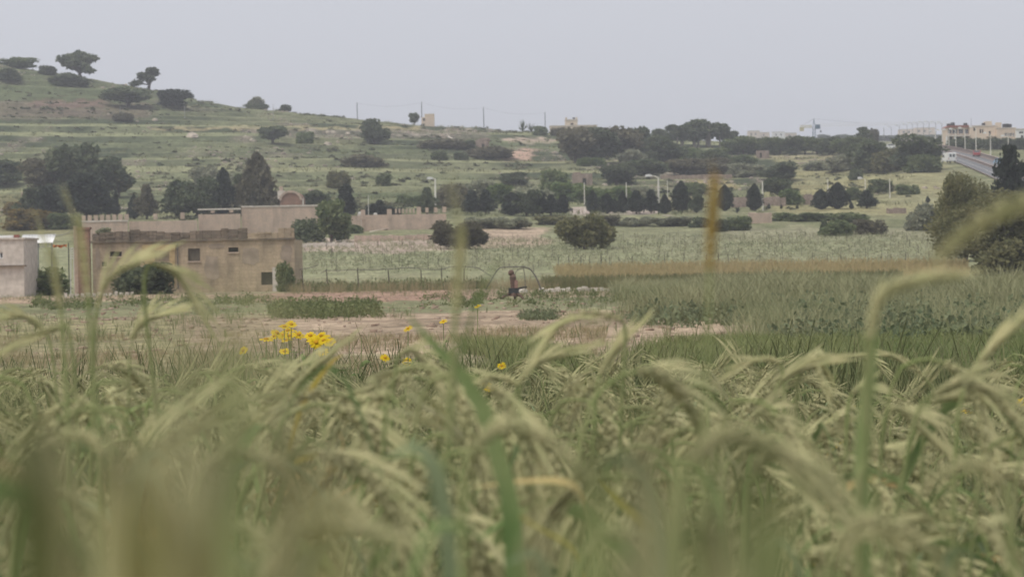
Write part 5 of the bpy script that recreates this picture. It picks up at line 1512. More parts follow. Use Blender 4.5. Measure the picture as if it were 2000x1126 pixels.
    v3 = [tuft(10, 1.1, .3, .02, rg, .25) for _ in range(4)]
    P = field_pts(700, 560, 1090, 190, 222, rg)
    stuff('dry_edge_grass', 'dry brown grass along the trellis and pipe arch', 'grass', *scatter(v3, P, rg.uniform(.4, .9, len(P)), rg), dry)
    # wheat
    v4 = [tuft(7, .85, .2, .02, rg, .1, head=.6) for _ in range(5)]
    P = field_pts(7500, 1060, 1890, 205, 246, rg); P = P[fbm(P[:, 0] / 5, P[:, 1] / 7, 44, 2) > np.clip((1180 - (CX + F * P[:, 0] / P[:, 1])) / 160, .2, .8)]
    stuff('ripe_wheat', 'golden strip of ripe wheat below the vineyard', 'wheat', *scatter(v4, P, rg.uniform(.7, 1.15, len(P)), rg), gold)
    P = field_pts(2200, 1060, 1760, 196, 206, rg)
    stuff('green_wheat', 'greener wheat along the front of the golden strip', 'wheat', *scatter(v4, P, rg.uniform(.8, 1.05, len(P)), rg), gwh)
    # vines in rows
    PP = []
    for Yr in np.arange(251, 378, 2.7):
        x0, x1 = (590 - CX) / F * Yr, (1880 - CX) / F * Yr
        x = np.arange(x0, x1, 1.05) + rg.normal(size=len(np.arange(x0, x1, 1.05))) * .2
        PP.append(np.stack([x, Yr + rg.normal(size=len(x)) * .35, np.zeros(len(x))], 1))
    P = np.concatenate(PP); P = P[rg.random(len(P)) < .8]; P[:, 2] = terr(P[:, 0], P[:, 1])[0]
    v5 = [clump(20, .1, rg, .55, .5, up=1.5) for _ in range(6)]
    k = fbm(P[:, 0] / 9, P[:, 1] / 20, 15, 3)
    stuff('vine_rows', 'rows of young pale green vines on the gentle slope', 'vines', *scatter(v5, P, rg.uniform(.6, 1.15, len(P)), rg, np.clip(k * 1.7 - .2 + rg.normal(size=len(P)) * .2, 0, 1)), vine)
    # stakes, the nearest ones singly
    sm = MB(); sm.tube([(0, 0, -.15), (.01, 0, .5), (0, .01, 1.0)], [.5, .48, .4], 5); sme = sm.mesh('vine_stake', M['stake'])
    spots = []
    for i, px in enumerate((1090, 1112, 1133, 1152, 1173, 1190, 1212, 1235, 1380, 1402, 1424, 1587, 1616, 1642, 1667, 1690, 1720, 1740, 1768, 1815)):
        spots.append(((px - CX) / F * 250, 250.0, rg.uniform(1.05, 1.3), .06, 1))
    for Yr in np.arange(256, 378, 5.4):
        x0, x1 = (590 - CX) / F * Yr, (1880 - CX) / F * Yr
        for x in np.arange(x0, x1, 3.1):
            if rg.random() < .6: spots.append((x + rg.normal() * .4, Yr + rg.normal() * .4, rg.uniform(.6, 1.05), .04, 0))
    for X, Y, h, r_, front in spots[:290]:
        o = link('vine_stake', sme); o.location = (X, Y, gz(X, Y)); o.scale = (r_, r_, h); o.rotation_euler = (rg.normal() * .04, rg.normal() * .05, 0)
        tag(o, 'dark stake in the front row of the vineyard just above the golden wheat' if front else 'thin dark stake standing among the vine rows behind the front row', 'stake', 'front row vineyard stakes' if front else 'vineyard stakes')
    if len(spots) > 290:
        R = np.array(spots[290:]); V0 = np.array([v_.co[:] for v_ in sme.vertices]) * np.array([.04, .04, .9]); F0 = np.array([p.vertices[:] for p in sme.polygons if len(p.vertices) == 4])
        P = np.stack([R[:, 0], R[:, 1], terr(R[:, 0], R[:, 1])[0]], 1)
        stuff('far_vine_stakes', 'distant stakes of the upper vineyard rows', 'stakes', *scatter([(V0, F0)], P, np.ones(len(P)), rg), M['stake'])
    # hillside scrub on the banks
    n = 26000; Y = rg.uniform(478, 925, n); px = rg.uniform(-250, 2250, n); X = (px - CX) / F * Y
    z, kk, f, hill = terr(X, Y)
    q = fbm(X / 22, Y / 30, 61, 3); q2 = fbm(X / 6, Y / 40, 62, 3)
    ppx = CX + F * X / Y; ppy = HY - F * (z - CAMZ) / Y - (ppx - CX) * ROLL
    okay = ((f > .56) & (f < .97) & (q2 > .42)) | (q > .72) | ((ppx < 420) & (ppy < 235) & (q > .52))
    okay &= ~((ppx > 1790) & (Y < 720)) & ~((ppx > 1480) & (rg.random(n) < .55)) & ~((ppx > 960) & (ppx < 1050) & (ppy > 285) & (ppy < 315))
    okay &= rg.random(n) < .24
    P = np.stack([X, Y, z - .05], 1)[okay]
    v6 = [clump(16, .42, rg, .8, .62) for _ in range(6)]
    s = rg.uniform(.4, .95, len(P)) * (.5 + q[okay] * 1.0)
    stuff('hillside_scrub', 'low dark scrub and brambles along the terrace banks of the hillside', 'scrub', *scatter(v6, P, s * 1.9, rg, np.clip(q2[okay] * 1.5 - .3 + rg.normal(size=len(P)) * .25, 0, 1), SZ=s * .9), scr)
    stn = [(np.array(q.v), np.array(q.f)) for q in (st, st2)]
    n = 14000; Y = rg.uniform(500, 905, n); X = (rg.uniform(-250, 1850, n) - CX) / F * Y; z, kk, f, hill = terr(X, Y)
    rb = fbm(X / 9, Y / 60, 55, 4); ppx = CX + F * X / Y; ppy = HY - F * (z - CAMZ) / Y - (ppx - CX) * ROLL
    okay = ((f > .58) & (f < .98) & (rb > .60)) | ((ppx > 540) & (ppx < 960) & (ppy > 254) & (ppy < 271) & (rg.random(n) < .6)) | ((ppx > 110) & (ppx < 320) & (ppy > 145) & (ppy < 180) & (rg.random(n) < .25))
    P = np.stack([X, Y, z], 1)[okay]
    stuff('terrace_rubble', 'broken dry stone walling and loose rubble along the terrace banks', 'rubble', *scatter(stn, P, rg.uniform(.25, .85, len(P)), rg), mat('terrace rubble', (.46, .38, .31), (.24, .20, .165), tint=True, rand=0))
    v7 = [tuft(8, .8, .9, .12, rg, .4) for _ in range(5)]
    n = 9000; Y = rg.uniform(470, 915, n); X = (rg.uniform(-250, 2250, n) - CX) / F * Y; z, kk, f, hill = terr(X, Y)
    okay = (f < .6) & ~((CX + F * X / Y > 1790) & (Y < 720)); P = np.stack([X, Y, z], 1)[okay]
    k = fbm(P[:, 0] / 30, P[:, 1] / 14, 64, 3)
    stuff('hillside_grass', 'uneven grass and thin grain on the hillside terraces', 'grass', *scatter(v7, P, rg.uniform(.5, 1.1, len(P)), rg, np.clip(k * 1.6 - .3 + rg.normal(size=len(P)) * .2, 0, 1)),
          mat('hillside grass', (.14, .16, .078), (.26, .25, .14), tint=True, trans=.2, rand=0))
cover()
# ==NEXT4==

# ------------------------------------------------------------------ barley
def frame(pts):
    P = np.array(pts); T = np.gradient(P, axis=0); T /= np.linalg.norm(T, axis=1)[:, None] + 1e-12
    ref = np.array([0.13, 1.0, 0.21]); E = np.cross(T, ref); E /= np.linalg.norm(E, axis=1)[:, None] + 1e-9
    return P, T, E, np.cross(T, E)

def tube_np(pts, r0, r1, n=4):
    P, T, E, G = frame(pts); m = len(P); rr = np.linspace(r0, r1, m)[:, None, None]
    a = np.arange(n) * 2 * math.pi / n
    V = (P[:, None] + rr * (E[:, None] * np.cos(a)[None, :, None] + G[:, None] * np.sin(a)[None, :, None])).reshape(-1, 3)
    i = np.arange((m - 1) * n); k = i % n; b = i - k
    q = np.stack([b + k, b + (k + 1) % n, b + n + (k + 1) % n, b + n + k], 1)
    return V, np.concatenate([q[:, [0, 1, 2]], q[:, [0, 2, 3]]])

def ear_np(pts, r, n, rows, rg, awn=.07, nawn=2):
    P, T, E, G = frame(smooth(pts, n)); VV, FF = [], []; AV, AF = [], []
    L = np.linalg.norm(np.diff(P, axis=0), axis=1).sum(); kl = L / n * 1.9
    for i in range(n):
        t = i / (n - 1); prof = (.55 + .45 * math.sin(min(t * 1.25 + .12, 1) * math.pi * .95) ** .6) * (1 if t < .8 else 1 - (t - .8) * 2.2)
        for j in range(rows):
            a = j * 2 * math.pi / rows + (i % 2) * math.pi / rows + .2
            s = E[i] * math.cos(a) * 1.0 + G[i] * math.sin(a) * .8
            ax = T[i] * .9 + s * .38; ax /= np.linalg.norm(ax)
            sd = np.cross(ax, s); sd /= np.linalg.norm(sd) + 1e-9; nr = np.cross(sd, ax)
            c = P[i] + s * r * .55 * prof + T[i] * kl * .2
            w_ = r * .62 * prof
            k = len(VV)
            VV += [c - ax * kl * .45, c + sd * w_ * .8, c + nr * w_ * .7, c - sd * w_ * .8, c - nr * w_ * .6, c + ax * kl * .6]
            FF += [(k, k + 2, k + 1), (k, k + 3, k + 2), (k, k + 4, k + 3), (k, k + 1, k + 4), (k + 5, k + 1, k + 2), (k + 5, k + 2, k + 3), (k + 5, k + 3, k + 4), (k + 5, k + 4, k + 1)]
            if (i * rows + j) % nawn == 0:
                d = T[i] * .95 + s * .16 + rg.normal(size=3) * .05; d /= np.linalg.norm(d)
                b0 = c + ax * kl * .5; ln = awn * rg.uniform(.7, 1.1); kk = len(AV); sw = sd * .0005
                bend = (T[min(i + 2, n - 1)] - T[i]) * ln * .5
                AV += [b0 - sw, b0 + sw, b0 + d * ln * .6 + bend * .4, b0 + d * ln + bend + np.array([0, 0, -.1 * ln])]
                AF += [(kk, kk + 1, kk + 2), (kk + 1, kk + 3, kk + 2)]
    return (np.array(VV), np.array(FF)), (np.array(AV), np.array(AF))

def leaf_np(pts, wd, rg, n=9, twist=.6):
    P, T, E, G = frame(smooth(pts, n)); VV = []
    a0 = rg.uniform(0, 3.14) if twist is not None else 0; tw = rg.uniform(-1, 1) * (twist or 0)
    for i in range(n):
        t = i / (n - 1); w_ = wd * .5 * min(1, .55 + t * 2) * (1 - max(0, t - .45) / .56) ** .8
        a = a0 + tw * t; s = E[i] * math.cos(a) + G[i] * math.sin(a); q = np.cross(T[i], s)
        VV += [P[i] - s * w_ + q * w_ * .25, P[i] - q * w_ * .12, P[i] + s * w_ + q * w_ * .25]
    FF = []
    for i in range(n - 1):
        k = i * 3
        for j in (0, 1): FF += [(k + j, k + j + 1, k + j + 4), (k + j, k + j + 4, k + j + 3)]
    return np.array(VV), np.array(FF)

BM = {
 'ear': mat('barley ear', (.56, .515, .285), (.42, .415, .21), 60, trans=.12, rand=.16),
 'stem': mat('barley stem', (.22, .27, .10), (.33, .335, .16), 20, trans=.15, rand=.15),
 'leaf': mat('barley leaf', (.135, .205, .07), (.25, .295, .125), 14, trans=.34, rand=.18),
 'glau': mat('glaucous barley leaf', (.20, .265, .135), (.29, .335, .185), 14, trans=.3, rand=.12),
 'dry': mat('dry barley leaf', (.52, .42, .19), (.47, .34, .16), 14, trans=.3, rand=.15),
 'yel': mat('yellowing barley leaf', (.34, .30, .06), (.46, .33, .10), 14, trans=.3, rand=.15),
 'goldear': mat('golden barley ear', (.38, .27, .085), (.29, .205, .065), 60, rand=.1),
 'brownear': mat('brown barley ear', (.21, .15, .075), (.15, .115, .06), 60, rand=.1),
}

def barley_variant(rg, lod):
    """a plant bending towards +x, its base at the origin; returns named parts"""
    H = rg.uniform(.62, .74); lean = rg.uniform(.02, .12); L = rg.uniform(.065, .095)
    style = rg.random()
    stem = [(0, 0, 0), (lean * .2, .01, H * .4), (lean * .6, .0, H * .75), (lean, 0, H)]
    a = rg.uniform(.9, 1.5) if style < .75 else rg.uniform(-.1, .5)     # bend of the neck
    p = np.array([lean, 0, H]); ear = [p.copy()]; ang = .25
    neck = [p.copy()]
    for k in range(3):
        ang += a * .4; p = p + np.array([math.sin(ang), 0, math.cos(ang)]) * .022; neck.append(p.copy())
    ear = [p.copy()]
    for k in range(4):
        ang += a * .26; p = p + np.array([math.sin(ang), rg.normal() * .06, math.cos(ang)]) * L / 4; ear.append(p.copy())
    parts = []
    parts.append(('stem', 'stem', *tube_np(smooth(stem + [tuple(q) for q in neck[1:]], 9 if lod else 7), .0024, .0013, 4 if lod else 3)))
    e, w_ = ear_np(ear, .0050, 12 if lod else 9, 3 if lod else 2, rg, awn=rg.uniform(.05, .09), nawn=2 if lod else 1)
    parts.append(('ear', 'ear', *e)); parts.append(('awns', 'ear', *w_))
    for k in range(rg.integers(1, 4)):
        z0 = H * rg.uniform(.45, .82); az = rg.uniform(0, 6.283); ln = rg.uniform(.15, .27)
        d = np.array([math.cos(az), math.sin(az), 0]); b = np.array([lean * z0 / H, 0, z0]); up = rg.uniform(.3, 1.15)
        pts = [b, b + d * ln * .2 + np.array([0, 0, ln * up * .5]), b + d * ln * .5 + np.array([0, 0, ln * up * .8]), b + d * ln * .8 + np.array([0, 0, ln * up * .72]), b + d * ln * 1.05 + np.array([0, 0, ln * (up * .72 - .25)])]
        mm = (['leaf', 'leaf', 'glau', 'leaf', 'leaf'] * 4 + ['yel', 'dry'])[rg.integers(0, 22)]
        parts.append(('leaf', mm, *leaf_np(pts, rg.uniform(.006, .011), rg, 10 if lod else 7)))
    return parts

def barley_object(parts_meshes, loc, rz, sc, label, group):
    e = empty('barley_plant', loc, label, 'barley', group, rz=rz)
    e.scale = sc
    ear = None
    for nm, me in parts_meshes:
        o = link(nm, me, ear if (nm == 'awns' and ear is not None) else e)
        if nm == 'ear': ear = o
    return e

def meshes_of(parts):
    return [(nm, mesh_np(nm, V, Fc, [BM[mm]], smooth=(nm in ('leaf', 'stem')))) for nm, mm, V, Fc in parts if len(V)]

def barley_field():
    rg = np.random.default_rng(21)
    nearp = [barley_variant(rg, 1) for _ in range(16)]
    ntop = np.array([max(p[2][:, 2].max() for p in q if p[0] in ('ear', 'stem')) for q in nearp])
    near = [meshes_of(q) for q in nearp]
    far = [barley_variant(rg, 0) for _ in range(12)]
    ftop = np.array([max(p[2][:, 2].max() for p in q if p[0] in ('ear', 'stem')) for q in far])
    n = 5200
    Y = np.sqrt(1.9 ** 2 + (9.6 ** 2 - 1.9 ** 2) * rg.random(n)); px = rg.uniform(-350, 2350, n); X = (px - CX) / F * Y
    q = fbm(X / .8 + 9, Y / 1.1, 71, 3)
    dens = np.clip((Y - 1.7) / 1.3, .15, 1) * np.clip(1.35 - .035 * Y, 0, 1)
    keep = rg.random(n) < .62 * dens * np.where(q > .44, 1, .22)
    # a gap before the flowers
    keep &= ~((np.abs(px - 610) < 90) & (Y > 6.5))
    X, Y, px = X[keep], Y[keep], px[keep]
    o = np.argsort(Y); X, Y, px = X[o], Y[o], px[o]
    sz = rg.normal(1.0, .06, len(X)) * (.90 + .2 * fbm(X / .5, Y / .6, 88, 2)) * np.clip(1.06 - .045 * (Y - 2.5), .77, 1.06)
    ztop = np.where(Y < 5.5, CAMZ - (190 + 400 * rg.random(len(X)) ** .8) * Y / F, CAMZ - (200 + 200 * rg.random(len(X))) * Y / F)
    sz = ztop
    # the plants by the gap stay lower
    sz = np.where((px > 1640) & (px < 2010) & (Y > 3.8), sz * .88, sz)
    rz = rg.uniform(0, 6.283, len(X)); side = rg.random(len(X)) < .8
    rz = np.where(side, np.where(rg.random(len(X)) < .55, 0, math.pi) + rg.normal(size=len(X)) * .5, rz)
    vis = np.nonzero((px > -60) & (px < 2060))[0][:250]
    single = np.zeros(len(X), bool); single[vis] = True
    for c, i in enumerate(vis):
        barley_object(near[c % 16], (float(X[i]), float(Y[i]), 0), float(rz[i]), (1, 1, float(sz[i] / ntop[c % 16])), 'nodding green barley plant in the crowd of the foreground field', 'barley plants of the foreground')
    I = np.nonzero(~single)[0]
    keys = ['ear', 'stem', 'leaf', 'glau', 'dry', 'yel']
    VV, FF, MI = [], [], []; off = 0
    vi = rg.integers(0, 12, len(I))
    for k, parts in enumerate(far):
        ii = I[vi == k]
        if not len(ii): continue
        c, s = np.cos(rz[ii])[:, None], np.sin(rz[ii])[:, None]
        for nm, mm, V, Fc in parts:
            x = V[None, :, 0] * c - V[None, :, 1] * s + X[ii][:, None]; y = V[None, :, 0] * s + V[None, :, 1] * c + Y[ii][:, None]
            z = V[None, :, 2] * (sz[ii] / ftop[k])[:, None] + np.zeros_like(x)
            VV.append(np.stack([x, y, z], -1).reshape(-1, 3))
            FF.append((Fc[None] + (np.arange(len(ii)) * len(V))[:, None, None] + off).reshape(-1, 3))
            MI.append(np.full(len(ii) * len(Fc), keys.index(mm))); off += len(ii) * len(V)
    me = mesh_np('barley_crop', np.concatenate(VV), np.concatenate(FF), [BM[k] for k in keys], mi=np.concatenate(MI))
    tag(link('barley_crop', me), 'dense mass of green barley filling the foreground field', 'barley', kind='stuff')
    # undergrowth between the stems
    P = field_pts(5200, -350, 2350, 1.9, 12.5, rg); P[:, 2] = 0
    v = [tuft(8, .56, .05, .010, rg, .32) for _ in range(6)]
    V, Fc, T = scatter(v, P, rg.uniform(.7, 1.25, len(P)), rg)
    stuff('barley_undergrowth', 'leafy green undergrowth between the barley stems', 'grass', V, Fc, T, mat('barley undergrowth', (.10, .13, .055), (.24, .235, .115), tint=True, trans=.25, rand=0))
barley_field()

def heroes():
    rg = np.random.default_rng(5)
    def W(pts, Y, dy=0.0):
        return [np.array([XP(a, b, Y + dy * i), Y + dy * i, ZP(a, b, Y + dy * i)]) for i, (a, b) in enumerate(pts)]
    def hero(label, Y, stem=None, ear=None, leaves=(), em='ear', r=.0075, awn=.07, sr=.0022, group=None):
        r *= .54; awn *= .75
        # the lowest point of the stem is carried down to the ground
        first = (stem or leaves[0][0])[0]
        base = np.array([XP(first[0], first[1], Y), Y, 0.0])
        parts = []
        if stem:
            s = W(stem, Y); s = [np.array([s[0][0], Y, -.02]), np.array([s[0][0], Y, s[0][2] * .5])] + s if s[0][2] > .05 else s
            if ear: s = s + [W(ear, Y)[0]]
            parts.append(('stem', 'stem', *tube_np(smooth(s, 26), sr * 1.15, sr * .75, 6)))
        if ear:
            e, a = ear_np(W(ear, Y), r, 15, 4, rg, awn=awn, nawn=4); parts += [('ear', em, *e), ('awns', em, *a)]
        for pts, wd, mm in leaves:
            l = W(pts, Y + .012)
            if not stem: l = [np.array([l[0][0], Y, -.02])] + l
            parts.append(('leaf', mm, *leaf_np(l, wd, rg, 16, twist=.35)))
        e = empty('barley_plant', tuple(base), label, 'barley', group)
        earo = None
        for nm, mm, V, Fc in parts:
            o = link(nm, mesh_np(nm, V - base, Fc, [BM[mm]], smooth=nm in ('leaf', 'stem')), earo if nm == 'awns' else e)
            if nm == 'ear': earo = o
    hero('very close blurred barley ear arching in from the right edge above the big tree', 1.25, [(2230, 900), (2220, 560), (2180, 420)], [(2130, 388), (2000, 398), (1905, 440), (1838, 492)], awn=.02, r=.0085)
    hero('tall close blurred barley stalk at right with its ear bent level to the right', 1.7, [(1678, 1100), (1690, 900), (1694, 740)], [(1698, 662), (1722, 580), (1790, 548), (1866, 540)],
         [([(1690, 1120), (1682, 900), (1700, 700), (1712, 640)], .011, 'leaf')], sr=.003, awn=.02)
    hero('close upright yellow-brown ear rising alone before the cypress row', 1.5, [(1376, 1100), (1378, 800), (1384, 600)], [(1386, 520), (1390, 450), (1394, 395), (1398, 350)], em='goldear', r=.0062, awn=.03, sr=.0011)
    hero('close upright green barley stalk left of the pump with a side leaf', 1.6, [(868, 1100), (878, 850), (888, 650)], [(891, 600), (896, 540), (902, 490), (904, 450)], [([(890, 720), (925, 600), (965, 520), (985, 505)], .007, 'leaf')], r=.0058)
    hero('upright yellowish barley ear in front of the gate column', 2.1, [(196, 1000), (186, 800), (176, 640)], [(172, 575), (166, 520), (160, 470), (154, 430)], awn=.05, r=.006)
    hero('shorter upright barley ear left of the gate column with long awns', 2.3, [(140, 1000), (130, 760), (122, 640)], [(119, 600), (113, 560), (108, 520), (102, 490)], awn=.05, r=.006)
    hero('barley ear curving up to the right in front of the farmhouse', 2.9, [(178, 1000), (182, 760), (186, 640)], [(190, 600), (206, 556), (236, 528), (268, 517)], r=.006)
    hero('barley ear drooping to the right before the farmhouse wall', 2.9, [(318, 1000), (300, 760), (282, 580), (288, 522)], [(302, 515), (335, 528), (362, 560), (384, 605)], r=.006)
    veil = random.Random(11)
    spots = [(380, 530), (435, 480), (330, 610), (225, 640), (25, 610), (500, 440), (555, 500), (465, 520), (300, 760), (250, 820), (320, 700), (385, 600), (420, 560), (455, 640), (490, 700), (530, 800), (150, 880), (60, 930), (1240, 840), (1330, 780), (1300, 900), (1420, 860), (1560, 900), (120, 770), (200, 1000), (360, 880), (690, 1000), (1080, 980), (1185, 920), (1480, 980), (1690, 1000), (1860, 960)]
    for i, (x, y) in enumerate(spots):
        Yv = veil.uniform(.40, .56); l = veil.uniform(-60, 60)
        hero(('first', 'second', 'third', 'fourth', 'fifth', 'sixth', 'seventh', 'eighth', 'ninth', 'tenth', 'eleventh', 'twelfth', 'thirteenth', 'fourteenth', 'fifteenth', 'sixteenth', 'seventeenth', 'eighteenth', 'nineteenth', 'twentieth', 'twenty-first', 'twenty-second', 'twenty-third', 'twenty-fourth', 'twenty-fifth', 'twenty-sixth', 'twenty-seventh', 'twenty-eighth', 'twenty-ninth', 'thirtieth', 'thirty-first', 'thirty-second', 'last')[i] + ' of the very close pale blades melting into a blurred veil', Yv,
             leaves=[([(x + l * 1.5, 1900), (x + l, 1400), (x + l * .4, (y + 1126) / 2), (x, y)], veil.uniform(.0030, .0046) * (1.35 if x < 620 else 1), ('ear', 'stem', 'ear')[i % 3])], group='very close blades before the lens')
    hero('blurred dark leaf slanting down at the lower left corner', .8, leaves=[([(-240, 1400), (-130, 850), (0, 910), (200, 1045)], .006, 'brownear')])
    hero('blurred green leaf across the bottom left corner', .7, leaves=[([(-150, 1500), (-60, 1000), (80, 1000), (240, 1180)], .010, 'leaf')])
    hero('blurred orange-yellow dry leaf at the bottom left of centre', .85, leaves=[([(330, 1500), (370, 1150), (420, 980), (455, 860)], .010, 'dry')])
    hero('blurred pale ear arching across the bottom left of centre', 1.0, [(470, 1500), (480, 1250)], [(500, 1160), (560, 1060), (650, 1025), (760, 1050)], r=.007, awn=.02)
    rr = random.Random(3)
    for ib, px in enumerate(range(40, 2000, 175)):
        x = px + rr.uniform(-50, 50); y = rr.uniform(850, 1080); d = rr.choice((-1, 1)); Yh = rr.uniform(1.0, 1.7); k = 1.6 / Yh
        hero(('first', 'second', 'third', 'fourth', 'fifth', 'sixth', 'seventh', 'eighth', 'ninth', 'tenth', 'eleventh', 'last')[ib] + ' from the left of the close blurred barley plants along the bottom', Yh, [(x, 1400), (x + 6 * d, 1200), (x + 14 * d, y + 60)], [(x + 24 * d * k, y + 18), (x + 70 * d * k, y - 18 * k), (x + 140 * d * k, y), (x + 200 * d * k, y + 60 * k)],
             [([(x, 1380), (x - 30 * d, y + 140), (x - 60 * d * k, y + 20), (x - 120 * d * k, y + 40)], .009, rr.choice(('leaf', 'glau', 'leaf', 'glau')))], r=.0062, awn=.02, group='close barley along the bottom')
    hero('arched barley ear above the bare field in the centre', 2.9, [(1208, 1100), (1214, 800), (1222, 660)], [(1216, 624), (1160, 612), (1105, 622), (1066, 662)])
    hero('sharp dark-bellied barley ear pointing left above the meadow', 4.3, [(1865, 1000), (1850, 820), (1826, 765)], [(1806, 738), (1782, 712), (1752, 695), (1722, 687)])
    hero('long barley ear arching down to the right edge', 2.5, [(1740, 1150), (1770, 900), (1796, 796)], [(1822, 770), (1880, 748), (1945, 778), (2010, 868)], r=.008)
    hero('barley ear under the long arched one at right', 3.0, [(1800, 1150), (1802, 860), (1806, 800)], [(1818, 784), (1860, 776), (1905, 780), (1945, 800)])
    hero('pale barley ear pointing up to the right edge', 2.6, [(1862, 1150), (1868, 860), (1880, 770)], [(1896, 728), (1930, 690), (1970, 650), (2016, 612)], r=.007)
    hero('blurred green blade crossing diagonally right of the yellow flowers', 1.9, leaves=[([(1010, 1300), (975, 900), (915, 750), (850, 675), (786, 606)], .012, 'leaf')])
    hero('brown-bellied nodding ear right of the yellow flowers', 3.2, [(760, 1100), (766, 850), (772, 720)], [(782, 690), (806, 685), (832, 715), (856, 762)])
    hero('barley ear with a yellow leaf just under the yellow flowers', 3.4, [(548, 1100), (546, 900), (552, 800)], [(562, 772), (592, 740), (622, 712), (652, 690)], [([(560, 900), (590, 790), (640, 715), (670, 690)], .009, 'yel')])
    hero('nodding barley ear below the yellow flowers', 3.4, [(628, 1100), (630, 900), (634, 820)], [(644, 794), (680, 780), (722, 795), (762, 846)])
    hero('barley plant with a yellow-green and red leaf low in the centre', 3.0, [(620, 1150), (640, 1020), (650, 960)], [(660, 930), (680, 900), (705, 890), (735, 905)], [([(640, 1100), (560, 940), (592, 895), (645, 885)], .010, 'yel'), ([(600, 1100), (610, 970), (690, 890), (800, 868)], .009, 'yel'), ([(600, 1120), (640, 990), (700, 945), (760, 925)], .007, 'dry'), ([(650, 1000), (640, 910), (670, 870), (660, 840)], .007, 'dry')])
    hero('long horizontal yellow dry leaf low in the centre', 2.2, [(1160, 1200), (1150, 1050), (1140, 980)], None, [([(1150, 1040), (1118, 950), (1020, 940), (925, 952)], .009, 'dry')])
    hero('yellowing leaf slanting down right of the horizontal one', 2.0, [(1150, 1250), (1140, 1150)], None, [([(1150, 1200), (1120, 1080), (1050, 1030), (990, 990)], .009, 'yel')])
    hero('yellow-green leaf slanting in the lower middle', 2.2, [(1290, 1250), (1285, 1150)], None, [([(1290, 1150), (1262, 1040), (1215, 985), (1170, 930)], .009, 'yel')])
    hero('dark brown ear hanging straight down in the centre', 3.6, [(952, 1100), (950, 900), (944, 820)], [(936, 826), (928, 850), (922, 885), (918, 925)], em='brownear', awn=.04)
    hero('dark barley ear lying level at the far left', 3.0, [(160, 1100), (150, 800), (136, 650)], [(122, 638), (90, 646), (55, 656), (22, 672)])
    hero('barley ear bent left above the level one at the far left', 3.4, [(120, 1100), (112, 800), (100, 680)], [(86, 648), (70, 628), (50, 618), (22, 616)])
    hero('dark barley ear on a thin bare stalk before the bare field at left', 3.4, [(246, 1100), (250, 900), (252, 740)], [(258, 660), (270, 640), (292, 624), (322, 615)], sr=.0011)
    hero('barley ear sweeping level right of the green diagonal blade', 3.2, [(1010, 1100), (1014, 900), (1016, 790)], [(1012, 752), (990, 738), (960, 736), (925, 745)])
    hero('barley ear curving up right in the centre above the crowd', 3.2, [(1006, 1100), (1004, 900), (1004, 790)], [(1012, 752), (1034, 720), (1068, 702), (1120, 690)])
    hero('dark barley ear pointing up right below the central arch', 3.0, [(1150, 1100), (1160, 850), (1166, 760)], [(1172, 730), (1186, 708), (1204, 686), (1226, 664)])
    hero('small barley ear lying level left of the tall blurred stalk', 3.4, [(1530, 1100), (1532, 850), (1530, 740)], [(1524, 708), (1500, 700), (1475, 702), (1448, 712)])
    hero('barley ear rising to the right beside the small level one', 3.2, [(1500, 1100), (1506, 880), (1514, 770)], [(1522, 745), (1545, 730), (1570, 720), (1592, 716)])
    hero('nodding barley ear with dark belly left of the tall blurred stalk', 3.2, [(1440, 1150), (1444, 950), (1450, 850)], [(1462, 820), (1482, 806), (1502, 818), (1520, 850)])
    hero('pale barley ear arching low at right of centre', 2.8, [(1410, 1200), (1412, 1000), (1414, 930)], [(1424, 898), (1450, 882), (1480, 880), (1512, 884)])
    hero('pair-like nodding ear at the foot of the tall blurred stalk', 3.0, [(1650, 1150), (1652, 900), (1656, 800)], [(1664, 768), (1676, 762), (1688, 790), (1694, 840)])
    hero('ear hanging right beside the white glint at the lower right', 2.8, [(1716, 1150), (1720, 900), (1728, 820)], [(1738, 795), (1762, 802), (1800, 840), (1840, 880)])
heroes()

